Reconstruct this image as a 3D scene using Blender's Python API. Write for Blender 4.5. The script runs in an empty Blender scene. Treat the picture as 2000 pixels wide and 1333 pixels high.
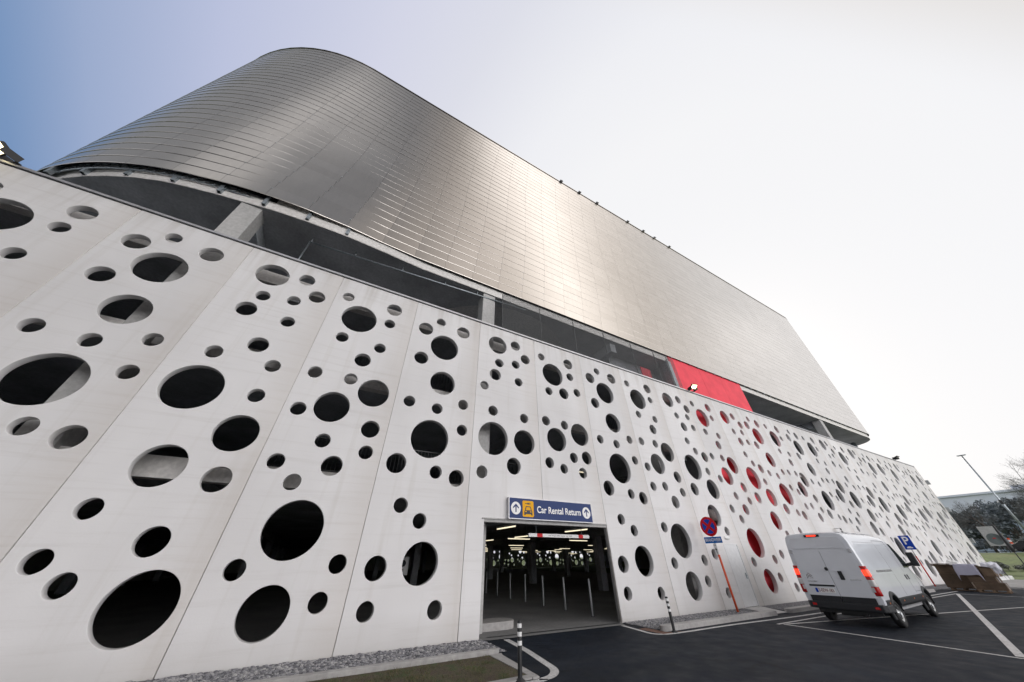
import bpy, bmesh, math, random
from math import sin, cos, pi, radians, sqrt, atan2
from mathutils import Vector, Matrix, noise
random.seed(7)
scene = bpy.context.scene
COL = scene.collection

# ------------------------------------------------------------------ helpers
def tag(o, label=None, cat=None, group=None, kind=None):
    if label: o['label'] = label
    if cat: o['category'] = cat
    if group: o['group'] = group
    if kind: o['kind'] = kind
    return o

def empty(name, loc=(0, 0, 0), rz=0.0):
    o = bpy.data.objects.new(name, None)
    o.empty_display_size = 0.2
    o.location = loc
    o.rotation_euler = (0, 0, rz)
    COL.objects.link(o)
    return o

def link(name, me, parent=None):
    o = bpy.data.objects.new(name, me)
    COL.objects.link(o)
    if parent: o.parent = parent
    return o

def copy_tree(o, parent=None):
    c = o.copy()
    COL.objects.link(c)
    if parent: c.parent = parent
    for ch in list(o.children):
        copy_tree(ch, c)
    return c

class MB:
    """collects faces for one mesh object"""
    def __init__(s): s.v = []; s.f = []; s.mi = []; s.sm = []
    def face(s, pts, mi=0, sm=False):
        n = len(s.v); s.v += [tuple(p) for p in pts]
        s.f.append(list(range(n, n + len(pts)))); s.mi.append(mi); s.sm.append(sm)
    def grid(s, rows, mi=0, close=False, sm=True, flip=False):
        n = len(s.v); m = len(rows[0])
        for r in rows: s.v += [tuple(p) for p in r]
        for i in range(len(rows) - 1):
            for j in range(m if close else m - 1):
                a = n + i * m + j; b = n + i * m + (j + 1) % m
                q = [a, b, b + m, a + m]
                if flip: q.reverse()
                s.f.append(q); s.mi.append(mi); s.sm.append(sm)
    def box(s, x0, x1, y0, y1, z0, z1, mi=0, M=None):
        p = [Vector((x, y, z)) for z in (z0, z1) for y in (y0, y1) for x in (x0, x1)]
        if M: p = [M @ q for q in p]
        n = len(s.v); s.v += [tuple(q) for q in p]
        for q in ((0, 2, 3, 1), (4, 5, 7, 6), (0, 1, 5, 4), (2, 6, 7, 3), (0, 4, 6, 2), (1, 3, 7, 5)):
            s.f.append([n + i for i in q]); s.mi.append(mi); s.sm.append(False)
    def prism(s, poly, y0, y1, mi=0, axis='y'):
        def P(a, b, t):
            return {'y': (a, t, b), 'z': (a, b, t), 'x': (t, a, b)}[axis]
        A = [P(a, b, y0) for a, b in poly]; B = [P(a, b, y1) for a, b in poly]
        s.face(A, mi); s.face(B[::-1], mi)
        k = len(poly)
        for i in range(k):
            j = (i + 1) % k
            s.face([A[j], A[i], B[i], B[j]], mi)
    def tube(s, p, q, r0, r1=None, n=8, mi=0, caps=True, sm=True):
        r1 = r0 if r1 is None else r1
        p = Vector(p); q = Vector(q); d = (q - p)
        if d.length < 1e-6: return
        d.normalize()
        u = d.orthogonal().normalized(); w = d.cross(u)
        A = [p + (u * cos(2 * pi * i / n) + w * sin(2 * pi * i / n)) * r0 for i in range(n)]
        B = [q + (u * cos(2 * pi * i / n) + w * sin(2 * pi * i / n)) * r1 for i in range(n)]
        s.grid([A, B], mi, close=True, sm=sm)
        if caps:
            s.face(A[::-1], mi); s.face(B, mi)
    def lathe(s, prof, center, axis='z', n=24, mi=0, sm=True):
        c = Vector(center); rows = []
        for r, h in prof:
            row = []
            for i in range(n):
                a = 2 * pi * i / n
                if axis == 'z': row.append(c + Vector((r * cos(a), r * sin(a), h)))
                elif axis == 'y': row.append(c + Vector((r * cos(a), h, -r * sin(a))))
                else: row.append(c + Vector((h, r * cos(a), r * sin(a))))
            rows.append(row)
        s.grid(rows, mi, close=True, sm=sm)
    def build(s, name, mats, parent=None, bevel=0.0, weld=True, recalc=True, segs=2):
        if not isinstance(mats, (list, tuple)): mats = [mats]
        me = bpy.data.meshes.new(name)
        me.from_pydata(s.v, [], s.f)
        for m in mats: me.materials.append(m)
        me.polygons.foreach_set('material_index', s.mi)
        me.polygons.foreach_set('use_smooth', s.sm)
        if weld or recalc or bevel:
            bm = bmesh.new(); bm.from_mesh(me)
            if weld: bmesh.ops.remove_doubles(bm, verts=bm.verts, dist=1e-5)
            if recalc: bmesh.ops.recalc_face_normals(bm, faces=bm.faces)
            if bevel:
                eds = [e for e in bm.edges if len(e.link_faces) == 2 and e.calc_face_angle(0) > 0.6]
                bmesh.ops.bevel(bm, geom=eds, offset=bevel, segments=segs, affect='EDGES', profile=0.6)
            bm.to_mesh(me); bm.free()
        me.update()
        return link(name, me, parent)

def eval_mesh(ob):
    dg = bpy.context.evaluated_depsgraph_get()
    me = bpy.data.meshes.new_from_object(ob.evaluated_get(dg))
    return me

def curve_mesh(name, loops, extrude, bevel=0.0):
    """flat filled 2D curve with holes -> mesh in XY, thickness along Z (centred)"""
    cu = bpy.data.curves.new(name + '_tmp', 'CURVE')
    cu.dimensions = '2D'; cu.fill_mode = 'BOTH'
    cu.extrude = extrude; cu.bevel_depth = bevel; cu.bevel_resolution = 1
    for lp in loops:
        sp = cu.splines.new('POLY'); sp.points.add(len(lp) - 1)
        for i, (x, y) in enumerate(lp): sp.points[i].co = (x, y, 0, 1)
        sp.use_cyclic_u = True
    ob = bpy.data.objects.new(name + '_tmp', cu); COL.objects.link(ob)
    bpy.context.view_layer.update()
    me = eval_mesh(ob)
    bpy.data.objects.remove(ob); bpy.data.curves.remove(cu)
    me.name = name
    return me

def text_mesh(name, body, size, mat, M, parent=None, extrude=0.002, bold=0.0, width=None, align='CENTER', space=1.0):
    cu = bpy.data.curves.new(name + '_tmp', 'FONT')
    cu.body = body; cu.size = size; cu.extrude = extrude; cu.offset = bold
    cu.align_x = align; cu.align_y = 'CENTER'; cu.space_character = space
    ob = bpy.data.objects.new(name + '_tmp', cu); COL.objects.link(ob)
    bpy.context.view_layer.update()
    me = eval_mesh(ob)
    bpy.data.objects.remove(ob); bpy.data.curves.remove(cu)
    if width:
        xs = [v.co.x for v in me.vertices]; k = width / (max(xs) - min(xs))
        for v in me.vertices: v.co.x *= k
    me.transform(M); me.materials.clear(); me.materials.append(mat); me.name = name
    return link(name, me, parent)

# basis matrices: local (x right, y up, z towards viewer) -> world facing
def face_minus_y(x, y, z):
    return Matrix(((1, 0, 0, x), (0, 0, -1, y), (0, 1, 0, z), (0, 0, 0, 1)))
def face_minus_x(x, y, z):
    return Matrix(((0, 0, -1, x), (-1, 0, 0, y), (0, 1, 0, z), (0, 0, 0, 1)))

# ------------------------------------------------------------------ materials
class NT:
    def __init__(s, name):
        s.m = bpy.data.materials.new(name); s.m.use_nodes = True
        s.t = s.m.node_tree; s.b = s.t.nodes['Principled BSDF']
    def n(s, typ, **kw):
        nd = s.t.nodes.new(typ)
        for k, v in kw.items():
            if k.startswith('i_'):
                key = k[2:]
                key = int(key) if key.isdigit() else key.replace('_', ' ')
                nd.inputs[key].default_value = v
            else: setattr(nd, k, v)
        return nd
    def l(s, a, b): s.t.links.new(a, b)
    def pos(s, scale=(1, 1, 1), obj=False):
        if obj: src = s.n('ShaderNodeTexCoord').outputs['Object']
        else: src = s.n('ShaderNodeNewGeometry').outputs['Position']
        mp = s.n('ShaderNodeMapping'); mp.inputs['Scale'].default_value = scale
        s.l(src, mp.inputs['Vector']); return mp.outputs['Vector']
    def noise(s, vec, scale, detail=4, rough=.55):
        nd = s.n('ShaderNodeTexNoise'); nd.inputs['Scale'].default_value = scale
        nd.inputs['Detail'].default_value = detail; nd.inputs['Roughness'].default_value = rough
        s.l(vec, nd.inputs['Vector']); return nd.outputs['Fac']
    def ramp(s, fac, stops):
        nd = s.n('ShaderNodeValToRGB'); cr = nd.color_ramp
        while len(cr.elements) < len(stops): cr.elements.new(0.5)
        for e, (p, c) in zip(cr.elements, stops):
            e.position = p; e.color = (c, c, c, 1) if isinstance(c, (int, float)) else (*c, 1)
        s.l(fac, nd.inputs['Fac']); return nd.outputs['Color']
    def mix(s, a, b, fac, mode='MIX'):
        nd = s.n('ShaderNodeMix', data_type='RGBA', blend_type=mode)
        for sock, v in ((nd.inputs[0], fac), (nd.inputs[6], a), (nd.inputs[7], b)):
            if isinstance(v, (int, float)): sock.default_value = v
            elif isinstance(v, tuple): sock.default_value = (*v, 1)
            else: s.l(v, sock)
        return nd.outputs[2]
    def math(s, op, a, b=None, clamp=False):
        nd = s.n('ShaderNodeMath', operation=op, use_clamp=clamp)
        for i, v in enumerate((a, b)):
            if v is None: continue
            if isinstance(v, (int, float)): nd.inputs[i].default_value = v
            else: s.l(v, nd.inputs[i])
        return nd.outputs[0]
    def bump(s, h, dist=.01, strength=.5):
        nd = s.n('ShaderNodeBump'); nd.inputs['Distance'].default_value = dist
        nd.inputs['Strength'].default_value = strength
        s.l(h, nd.inputs['Height']); s.l(nd.outputs['Normal'], s.b.inputs['Normal'])
    def col(s, c):
        if isinstance(c, tuple): s.b.inputs['Base Color'].default_value = (*c, 1)
        else: s.l(c, s.b.inputs['Base Color'])
    def rough(s, r):
        if isinstance(r, (int, float)): s.b.inputs['Roughness'].default_value = r
        else: s.l(r, s.b.inputs['Roughness'])

def simple(name, c, rough=.5, metal=0.0, var=.12, scale=6.0, emit=None, es=1.0, coat=0.0, obj=False, spec=None):
    t = NT(name)
    if spec is not None: t.b.inputs['Specular IOR Level'].default_value = spec
    v = t.noise(t.pos(obj=obj), scale, 5)
    lo = tuple(x * (1 - var) for x in c); hi = tuple(min(1, x * (1 + var)) for x in c)
    t.col(t.ramp(v, [(.3, lo), (.7, hi)]))
    t.rough(rough); t.b.inputs['Metallic'].default_value = metal
    if coat: t.b.inputs['Coat Weight'].default_value = coat
    if emit:
        t.b.inputs['Emission Color'].default_value = (*emit, 1)
        t.b.inputs['Emission Strength'].default_value = es
    return t.m

def m_white_concrete():
    t = NT('white_precast_concrete')
    p = t.pos()
    big = t.noise(t.pos((.35, .35, .22)), 1.0, 3)
    streak = t.noise(t.pos((.35, .35, 7.0)), 1.0, 6, .65)       # horizontal casting streaks
    fine = t.noise(p, 26, 4)
    oi = t.n('ShaderNodeObjectInfo')
    c0 = t.ramp(big, [(.3, (.655, .645, .65)), (.7, (.765, .758, .765))])
    c1 = t.mix(c0, (.45, .425, .40), t.math('MULTIPLY', t.ramp(streak, [(.52, 0.0), (.74, 1.0)]), .26))
    drip = t.noise(t.pos((3.0, 3.0, .16)), 1.0, 5, .6)
    c2 = t.mix(c1, (.50, .47, .43), t.math('MULTIPLY', t.ramp(drip, [(.55, 0.0), (.75, 1.0)]), .3))
    val = t.math('ADD', t.math('MULTIPLY', oi.outputs['Random'], .11), .94)
    c3 = t.mix(c2, val, 1.0, 'MULTIPLY')
    spot = t.noise(p, 60, 2)
    c4 = t.mix(c3, (.36, .34, .32), t.math('MULTIPLY', t.ramp(spot, [(.74, 0.0), (.8, 1.0)]), .6))
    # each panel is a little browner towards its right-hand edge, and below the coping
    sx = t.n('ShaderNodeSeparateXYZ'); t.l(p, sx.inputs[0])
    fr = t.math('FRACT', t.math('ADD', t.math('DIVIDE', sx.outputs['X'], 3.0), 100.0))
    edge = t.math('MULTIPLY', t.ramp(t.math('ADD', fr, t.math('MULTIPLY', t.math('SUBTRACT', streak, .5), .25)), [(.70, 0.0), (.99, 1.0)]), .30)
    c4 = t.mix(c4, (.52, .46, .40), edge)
    topd = t.math('MULTIPLY', t.math('MULTIPLY', t.ramp(t.math('DIVIDE', sx.outputs['Z'], 11.0), [(.88, 0.0), (1.0, 1.0)]), t.ramp(drip, [(.42, 0.0), (.62, 1.0)])), .35)
    c4 = t.mix(c4, (.45, .42, .39), topd)
    # rain splash and dirt just above the ground
    zz = t.n('ShaderNodeSeparateXYZ'); t.l(p, zz.inputs[0])
    dirt = t.math('MULTIPLY', t.math('SUBTRACT', 1.0, t.math('DIVIDE', t.math('ADD', zz.outputs['Z'], t.math('MULTIPLY', big, .5)), .95), True), .45)
    c5 = t.mix(c4, (.33, .31, .28), dirt)
    t.col(c5); t.rough(.72)
    t.bump(t.math('ADD', t.math('MULTIPLY', streak, .5), t.math('MULTIPLY', fine, .5)), .006, .35)
    return t.m

def m_grey_concrete(name, c, var=.25, ob=False):
    t = NT(name)
    a = t.noise(t.pos(), .6, 5); b = t.noise(t.pos(), 9, 6)
    lo = tuple(x * (1 - var) for x in c); hi = tuple(x * (1 + var) for x in c)
    k = t.ramp(a, [(.3, lo), (.7, hi)])
    t.col(t.mix(k, t.ramp(b, [(.35, .75), (.65, 1.1)]), .6, 'MULTIPLY'))
    t.rough(.8); t.bump(b, .008, .3)
    return t.m

def m_asphalt():
    t = NT('asphalt')
    p = t.pos()
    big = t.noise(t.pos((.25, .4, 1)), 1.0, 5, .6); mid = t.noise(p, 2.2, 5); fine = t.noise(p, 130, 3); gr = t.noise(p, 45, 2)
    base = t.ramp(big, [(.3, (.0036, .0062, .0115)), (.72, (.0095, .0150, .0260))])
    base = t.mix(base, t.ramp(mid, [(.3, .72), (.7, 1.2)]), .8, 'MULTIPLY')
    tyre = t.noise(t.pos((.12, 1.3, 1)), 1.0, 4)
    base = t.mix(base, (.045, .047, .050), t.math('MULTIPLY', t.ramp(tyre, [(.52, 0.0), (.7, 1.0)]), .22))
    base = t.mix(base, (.06, .06, .06), t.math('MULTIPLY', t.ramp(gr, [(.64, 0.0), (.72, 1.0)]), .5))
    vo = t.n('ShaderNodeTexVoronoi', feature='DISTANCE_TO_EDGE'); vo.inputs['Scale'].default_value = .23
    wob = t.n('ShaderNodeVectorMath', operation='ADD'); t.l(p, wob.inputs[0])
    nc = t.n('ShaderNodeTexNoise'); nc.inputs['Scale'].default_value = 1.4; nc.inputs['Detail'].default_value = 6; t.l(p, nc.inputs['Vector']); t.l(nc.outputs['Color'], wob.inputs[1]); t.l(wob.outputs[0], vo.inputs['Vector'])
    crack = t.math('MULTIPLY', t.ramp(vo.outputs['Distance'], [(.0, 1.0), (.012, 0.0)]), t.ramp(t.noise(p, .35, 2), [(.50, 0.0), (.62, .75)]))
    base = t.mix(base, (.004, .0045, .005), crack)
    oil = t.ramp(t.noise(p, .9, 3), [(.66, 0.0), (.74, .55)])
    base = t.mix(base, (.006, .0065, .007), oil)
    dust = t.ramp(t.noise(t.pos((.5, .5, 1)), 1.3, 6, .65), [(.55, 0.0), (.78, .5)])
    base = t.mix(base, (.030, .040, .056), dust)
    t.col(base); t.b.inputs['Specular IOR Level'].default_value = .22; t.rough(t.ramp(mid, [(.3, .62), (.7, .85)])); t.bump(fine, .006, .7)
    return t.m

def m_gravel():
    t = NT('gravel')
    vo = t.n('ShaderNodeTexVoronoi'); vo.inputs['Scale'].default_value = 34; t.l(t.pos(), vo.inputs['Vector'])
    c = t.ramp(t.math('MULTIPLY', vo.outputs['Distance'], 1.0), [(.0, (.33, .33, .35)), (.6, (.12, .12, .13))])
    sv = t.n('ShaderNodeSeparateColor'); t.l(vo.outputs['Color'], sv.inputs[0])
    c = t.mix(c, t.ramp(sv.outputs[0], [(.1, .45), (.9, 1.5)]), 1.0, 'MULTIPLY')
    t.col(c); t.rough(.9); t.bump(t.math('SUBTRACT', 1.0, vo.outputs['Distance']), .03, .9)
    return t.m

def m_stone():
    t = NT('gravel_stone')
    g = t.n('ShaderNodeNewGeometry')
    c = t.ramp(g.outputs['Random Per Island'], [(.0, (.10, .10, .11)), (.5, (.24, .24, .26)), (1, (.46, .45, .45))])
    t.col(c); t.rough(.9); return t.m

def m_grass(name, a, b, c):
    t = NT(name)
    g = t.n('ShaderNodeNewGeometry')
    k = t.ramp(g.outputs['Random Per Island'], [(.0, a), (.5, b), (1, c)])
    big = t.noise(t.pos(), 1.6, 3)
    t.col(t.mix(k, t.ramp(big, [(.35, .6), (.65, 1.25)]), 1.0, 'MULTIPLY')); t.rough(.75)
    return t.m

def m_soil():
    t = NT('soil_and_moss'); p = t.pos()
    a = t.noise(p, 3.0, 6); b = t.noise(p, 40, 4)
    c = t.ramp(a, [(.35, (.075, .055, .038)), (.52, (.085, .070, .040)), (.65, (.055, .075, .025))])
    t.col(t.mix(c, t.ramp(b, [(.3, .5), (.7, 1.35)]), 1.0, 'MULTIPLY')); t.rough(.95); t.bump(b, .03, .8)
    return t.m

def m_field():
    t = NT('field_grass'); p = t.pos()
    a = t.noise(p, .22, 5); b = t.noise(p, 3, 5)
    c = t.ramp(a, [(.35, (.06, .09, .018)), (.6, (.11, .16, .03)), (.75, (.16, .15, .05))])
    t.col(t.mix(c, t.ramp(b, [(.3, .6), (.7, 1.3)]), 1.0, 'MULTIPLY')); t.rough(.9); t.bump(b, .1, .5)
    return t.m

def m_cladding():
    t = NT('anodised_aluminium_shingle')
    g = t.n('ShaderNodeNewGeometry')
    r = g.outputs['Random Per Island']
    big = t.noise(t.pos((.15, .15, .15)), 1.0, 3)
    c = t.ramp(r, [(0, (.60, .562, .522)), (1, (.64, .602, .562))])
    c = t.mix(c, t.ramp(big, [(.3, .95), (.7, 1.03)]), .7, 'MULTIPLY')
    t.col(c); t.b.inputs['Metallic'].default_value = 1.0
    br = t.noise(t.pos((6, 6, 1.2)), 1.0, 3)
    t.rough(t.ramp(br, [(.3, .19), (.7, .225)]))
    return t.m

def m_white_line():
    t = NT('road_marking_paint'); p = t.pos()
    a = t.noise(p, 22, 5); b = t.noise(p, 2.5, 4)
    c = t.ramp(a, [(.30, (.16, .16, .165)), (.43, (.58, .575, .57)), (.8, (.74, .735, .73))])
    t.col(t.mix(c, t.ramp(b, [(.3, .7), (.65, 1.0)]), .8, 'MULTIPLY')); t.rough(.7)
    return t.m

def m_bark(c):
    t = NT('bark'); a = t.noise(t.pos((4, 4, 1)), 4, 5)
    t.col(t.ramp(a, [(.3, tuple(x * .6 for x in c)), (.7, tuple(x * 1.3 for x in c))])); t.rough(.9)
    return t.m

def m_leaf(name, a, b):
    t = NT(name); g = t.n('ShaderNodeNewGeometry')
    k = t.ramp(g.outputs['Random Per Island'], [(0, a), (1, b)])
    big = t.noise(t.pos(), .5, 3)
    t.col(t.mix(k, t.ramp(big, [(.35, .5), (.65, 1.3)]), 1.0, 'MULTIPLY')); t.rough(.7)
    return t.m

def m_cardboard(c):
    t = NT('cardboard'); p = t.pos()
    a = t.noise(p, 1.8, 5); w = t.noise(t.pos((.6, .6, 60)), 1.0, 2)
    k = t.ramp(a, [(.3, tuple(x * .65 for x in c)), (.7, tuple(x * 1.2 for x in c))])
    t.col(t.mix(k, t.ramp(w, [(.35, .82), (.65, 1.1)]), .8, 'MULTIPLY')); t.rough(.85); t.bump(w, .01, .3)
    return t.m

M = {}
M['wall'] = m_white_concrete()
M['slab'] = m_grey_concrete('grey_concrete', (.42, .44, .47))
M['slab_light'] = m_grey_concrete('light_grey_concrete', (.46, .455, .45), .12)
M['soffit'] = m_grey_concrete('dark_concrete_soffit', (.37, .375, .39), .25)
M['fascia'] = m_grey_concrete('pale_fascia_concrete', (.74, .72, .70), .06)
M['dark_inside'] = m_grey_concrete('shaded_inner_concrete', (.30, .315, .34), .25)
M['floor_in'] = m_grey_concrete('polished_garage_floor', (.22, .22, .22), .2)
M['kerb'] = m_grey_concrete('kerb_concrete', (.36, .35, .345), .18)
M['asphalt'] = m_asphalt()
M['gravel'] = m_gravel(); M['stone'] = m_stone()
M['soil'] = m_soil(); M['field'] = m_field()
M['blade'] = m_grass('dry_grass_blade', (.17, .125, .07), (.11, .11, .045), (.05, .10, .025))
M['clad'] = m_cladding()
M['line'] = m_white_line()
M['seal'] = simple('joint_sealant', (.36, .33, .31), .8)
M['galv'] = simple('galvanised_steel', (.36, .40, .43), .42, .85, .25, 9)
M['coping'] = simple('coping_metal', (.50, .50, .52), .4, .6)
M['wire'] = simple('grey_wire', (.10, .105, .11), .6)
M['dkmetal'] = simple('dark_painted_metal', (.03, .032, .036), .45)
M['red'] = simple('red_wall_panel', (.82, .085, .115), .6, 0, .10, 1.2, spec=.12)
M['black'] = simple('black_plastic', (.012, .013, .015), .5, 0, .2)
M['bodyblack'] = simple('grained_grey_plastic', (.012, .0135, .017), .6, 0, .2, 20)
M['rubber'] = simple('tyre_rubber', (.016, .016, .017), .8, 0, .25, 14)
M['paint'] = simple('white_van_paint', (.68, .70, .75), .20, 0, .04, 1.5, coat=.6)
M['seam'] = simple('panel_gap', (.05, .05, .055), .8)
M['glass'] = simple('tinted_glass', (.012, .016, .018), .06, 0, .1)
M['rim'] = simple('silver_wheel', (.38, .39, .40), .35, .7)
M['chrome'] = simple('chrome_badge', (.5, .5, .52), .18, 1.0)
M['lamp_red'] = simple('red_lamp_lens', (.45, .012, .012), .25)
M['lamp_on'] = simple('lit_red_lamp', (.8, .05, .02), .3, emit=(1.0, .035, .012), es=2.2)
M['lamp_clear'] = simple('clear_lamp_lens', (.62, .60, .60), .2)
M['amber'] = simple('amber_marker', (.55, .16, .05), .3)
M['blue'] = simple('sign_blue', (.028, .050, .155), .35, 0, .04, spec=.12)
M['blue2'] = simple('traffic_sign_blue', (.010, .055, .40), .35, 0, .04, spec=.12)
M['blue3'] = simple('plate_blue', (.015, .13, .46), .35, 0, .04, spec=.12)
M['signred'] = simple('traffic_sign_red', (.58, .012, .02), .35, 0, .04, spec=.12)
M['white'] = simple('white_sign_film', (.80, .80, .80), .4, 0, .03)
M['yellow'] = simple('sign_yellow', (.80, .40, .012), .4, 0, .03, spec=.12)
M['ink'] = simple('dark_ink', (.02, .022, .03), .5)
M['plate_ink'] = simple('plate_red_ink', (.16, .02, .03), .5)
M['orange'] = simple('orange_post_paint', (.66, .085, .022), .45, 0, .1)
M['redpost'] = simple('red_post_paint', (.55, .035, .02), .45, 0, .1)
M['bollard_grey'] = simple('grey_bollard_paint', (.42, .43, .45), .5)
M['doorpaint'] = simple('pale_grey_door_paint', (.74, .75, .77), .4, 0, .05)
M['tube'] = simple('lit_fluorescent_tube', (.9, .9, .8), .4, emit=(1.0, .88, .62), es=1.25)
M['flood'] = simple('lit_floodlight', (.9, .85, .6), .4, emit=(1.0, .86, .5), es=7.0)
M['bark'] = m_bark((.085, .07, .06))
M['leaf_dark'] = m_leaf('hazy_evergreen_foliage', (.13, .155, .165), (.215, .24, .24))  # distance haze put into the leaf colour, paler and bluer
M['leaf_mid'] = m_leaf('shrub_foliage', (.10, .115, .10), (.17, .18, .15))
M['twigs'] = m_leaf('bare_twigs', (.05, .055, .055), (.11, .11, .105))
M['card'] = m_cardboard((.115, .078, .052)); M['card2'] = m_cardboard((.155, .107, .07))
M['wood'] = simple('pallet_wood', (.17, .115, .075), .8, 0, .3, 12)
M['film'] = simple('plastic_film', (.60, .61, .68), .25, 0, .2, 5)
M['lilac'] = simple('pale_wrap_sheet', (.36, .355, .45), .4, 0, .06, 3)
M['farwall'] = simple('distant_cladding', (.66, .69, .75), .6, 0, .08, .08)
M['farglass'] = simple('distant_windows', (.26, .32, .38), .3, 0, .2, .3)
M['road'] = simple('pale_road', (.40, .33, .30), .8, 0, .1, .3)
M['tactile'] = simple('brown_paving', (.16, .085, .06), .9, 0, .4, 26)

# ------------------------------------------------------------------ ground and paving
def sheet(name, pts, z, mat, label=None, kind='structure'):
    b = MB(); b.face([(x, y, z) for x, y in pts]); o = b.build(name, mat)
    for p in o.data.polygons:
        if p.normal.z < 0: o.data.flip_normals(); break
    return tag(o, label, None, None, kind)

def rect(x0, x1, y0, y1): return [(x0, y0), (x1, y0), (x1, y1), (x0, y1)]

def poly_strip(name, path, w, z, mat):
    """flat ribbon of width w along a path"""
    b = MB(); L = []; Rr = []
    for i, p in enumerate(path):
        a = Vector(path[max(0, i - 1)]); c = Vector(path[min(len(path) - 1, i + 1)])
        d = (c - a).normalized(); n = Vector((-d.y, d.x)) * w / 2
        q = Vector(p); L.append((q.x + n.x, q.y + n.y, z)); Rr.append((q.x - n.x, q.y - n.y, z))
    b.grid([Rr, L], 0, sm=False)
    o = b.build(name, mat)
    if o.data.polygons[0].normal.z < 0: o.data.flip_normals()
    return tag(o, kind='structure')

def smooth_path(pts, n=8):
    out = []
    P = [pts[0]] + list(pts) + [pts[-1]]
    for i in range(1, len(P) - 2):
        p0, p1, p2, p3 = [Vector((*q[:2], 0)) for q in P[i - 1:i + 3]]
        for k in range(n):
            t = k / n
            v = .5 * ((2 * p1) + (p2 - p0) * t + (2 * p0 - 5 * p1 + 4 * p2 - p3) * t * t + (3 * p1 - p0 - 3 * p2 + p3) * t ** 3)
            out.append((v.x, v.y))
    out.append(tuple(pts[-1][:2])); return out

sheet('ground', rect(-3000, 3000, -3000, 3000), -.03, M['field'])
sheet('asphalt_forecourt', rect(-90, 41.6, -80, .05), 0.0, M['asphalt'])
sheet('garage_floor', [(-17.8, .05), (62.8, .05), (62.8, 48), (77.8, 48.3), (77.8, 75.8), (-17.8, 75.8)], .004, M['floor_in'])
sheet('added_rear_sheet', rect(-60, 120, 76.7, 140), 0.0, M['kerb'])  # pale sheet added so the far holes show whitish dots of light
# drain channel and threshold
sheet('entrance_apron', [(3.62, .05), (8.98, .05), (8.85, -.26), (3.9, -.12)], .004, M['floor_in'])
sheet('drain_channel', [(3.95, .16), (8.9, .0), (8.9, .10), (3.95, .26)], .010, M['dkmetal'])
# left planted strip
sheet('gravel_bed', rect(-24, 3.72, -1.46, .0), .012, M['gravel'])
b = MB(); b.box(-24, 3.42, -1.62, -1.46, -.1, .10); tag(b.build('kerb', M['kerb'], bevel=.012), kind='structure')
sheet('soil_bed', rect(-24, 3.16, -3.32, -1.62), .016, M['soil'])
b = MB(); b.prism([(3.16, -1.62), (3.16, -3.32), (3.16, -3.52), (3.30, -3.52), (3.42, -1.80), (3.48, -1.62)], -.1, .028, axis='z')
b.box(-24, 3.159, -3.50, -3.32, -.1, .026); tag(b.build('edging_kerb', M['kerb']), kind='structure')
# right planted strip with its kerb, path to the steel door, then the strip goes on
sheet('gravel_bed', [(9.0, .0), (9.0, -1.42), (15.45, -1.52), (16.2, .0)], .012, M['gravel'])
sheet('gravel_bed', [(17.6, .0), (16.9, -1.52), (62.9, -1.52), (62.9, .0)], .012, M['gravel'])
sheet('concrete_path', [(16.2, .0), (15.45, -1.62), (16.45, -1.66), (17.6, .0)], .020, M['slab_light'])
def rounded_kerb(x0, x1, round_left=True, round_right=True):
    b = MB(); y0, y1, h = -1.78, -1.50, .13
    P = []
    r = .14
    def arc(cx, cy, a0, a1): return [(cx + r * cos(a0 + (a1 - a0) * i / 8), cy + r * sin(a0 + (a1 - a0) * i / 8)) for i in range(9)]
    P += arc(x0 + r, y0 + r, pi * 1.5, pi / 2) if round_left else [(x0, y0), (x0, y1)]
    P += arc(x1 - r, y0 + r, pi / 2, -pi / 2) if round_right else [(x1, y1), (x1, y0)]
    b.prism(P, -.1, h, axis='z'); return tag(b.build('kerb', M['kerb'], bevel=.015), kind='structure')
rounded_kerb(8.98, 15.5); rounded_kerb(16.45, 34.6)
sheet('brown_paving', [(8.62, -1.05), (8.97, -1.0), (8.97, -1.85), (9.6, -1.99), (8.62, -1.97)], .006, M['tactile'])

# painted markings
poly_strip('road_marking', smooth_path([(4.34, -.25), (4.20, -1.45), (3.96, -2.75), (3.86, -3.18), (3.66, -3.46), (3.36, -3.60), (2.6, -3.66), (-3, -3.7)]), .17, .005, M['line'])
poly_strip('road_marking', smooth_path([(8.66, -.32), (8.50, -1.2), (8.42, -1.75), (8.75, -2.02), (9.6, -2.08), (12, -2.10), (15.9, -2.30), (22, -2.38), (36, -2.38)]), .13, .005, M['line'])
def line(p, q, w, z=.005): return poly_strip('road_marking', [p, q], w, z, M['line'])
line((13.24, -2.80), (33.6, -2.80), .10); line((13.02, -7.72), (34.0, -7.72), .10)
line((13.40, -2.90), (13.04, -7.67), .10); line((33.5, -2.86), (33.5, -7.67), .10)
line((13.5, -2.95), (33.3, -7.62), .10, .009); line((33.35, -2.9), (13.16, -7.64), .15, .013)

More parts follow.
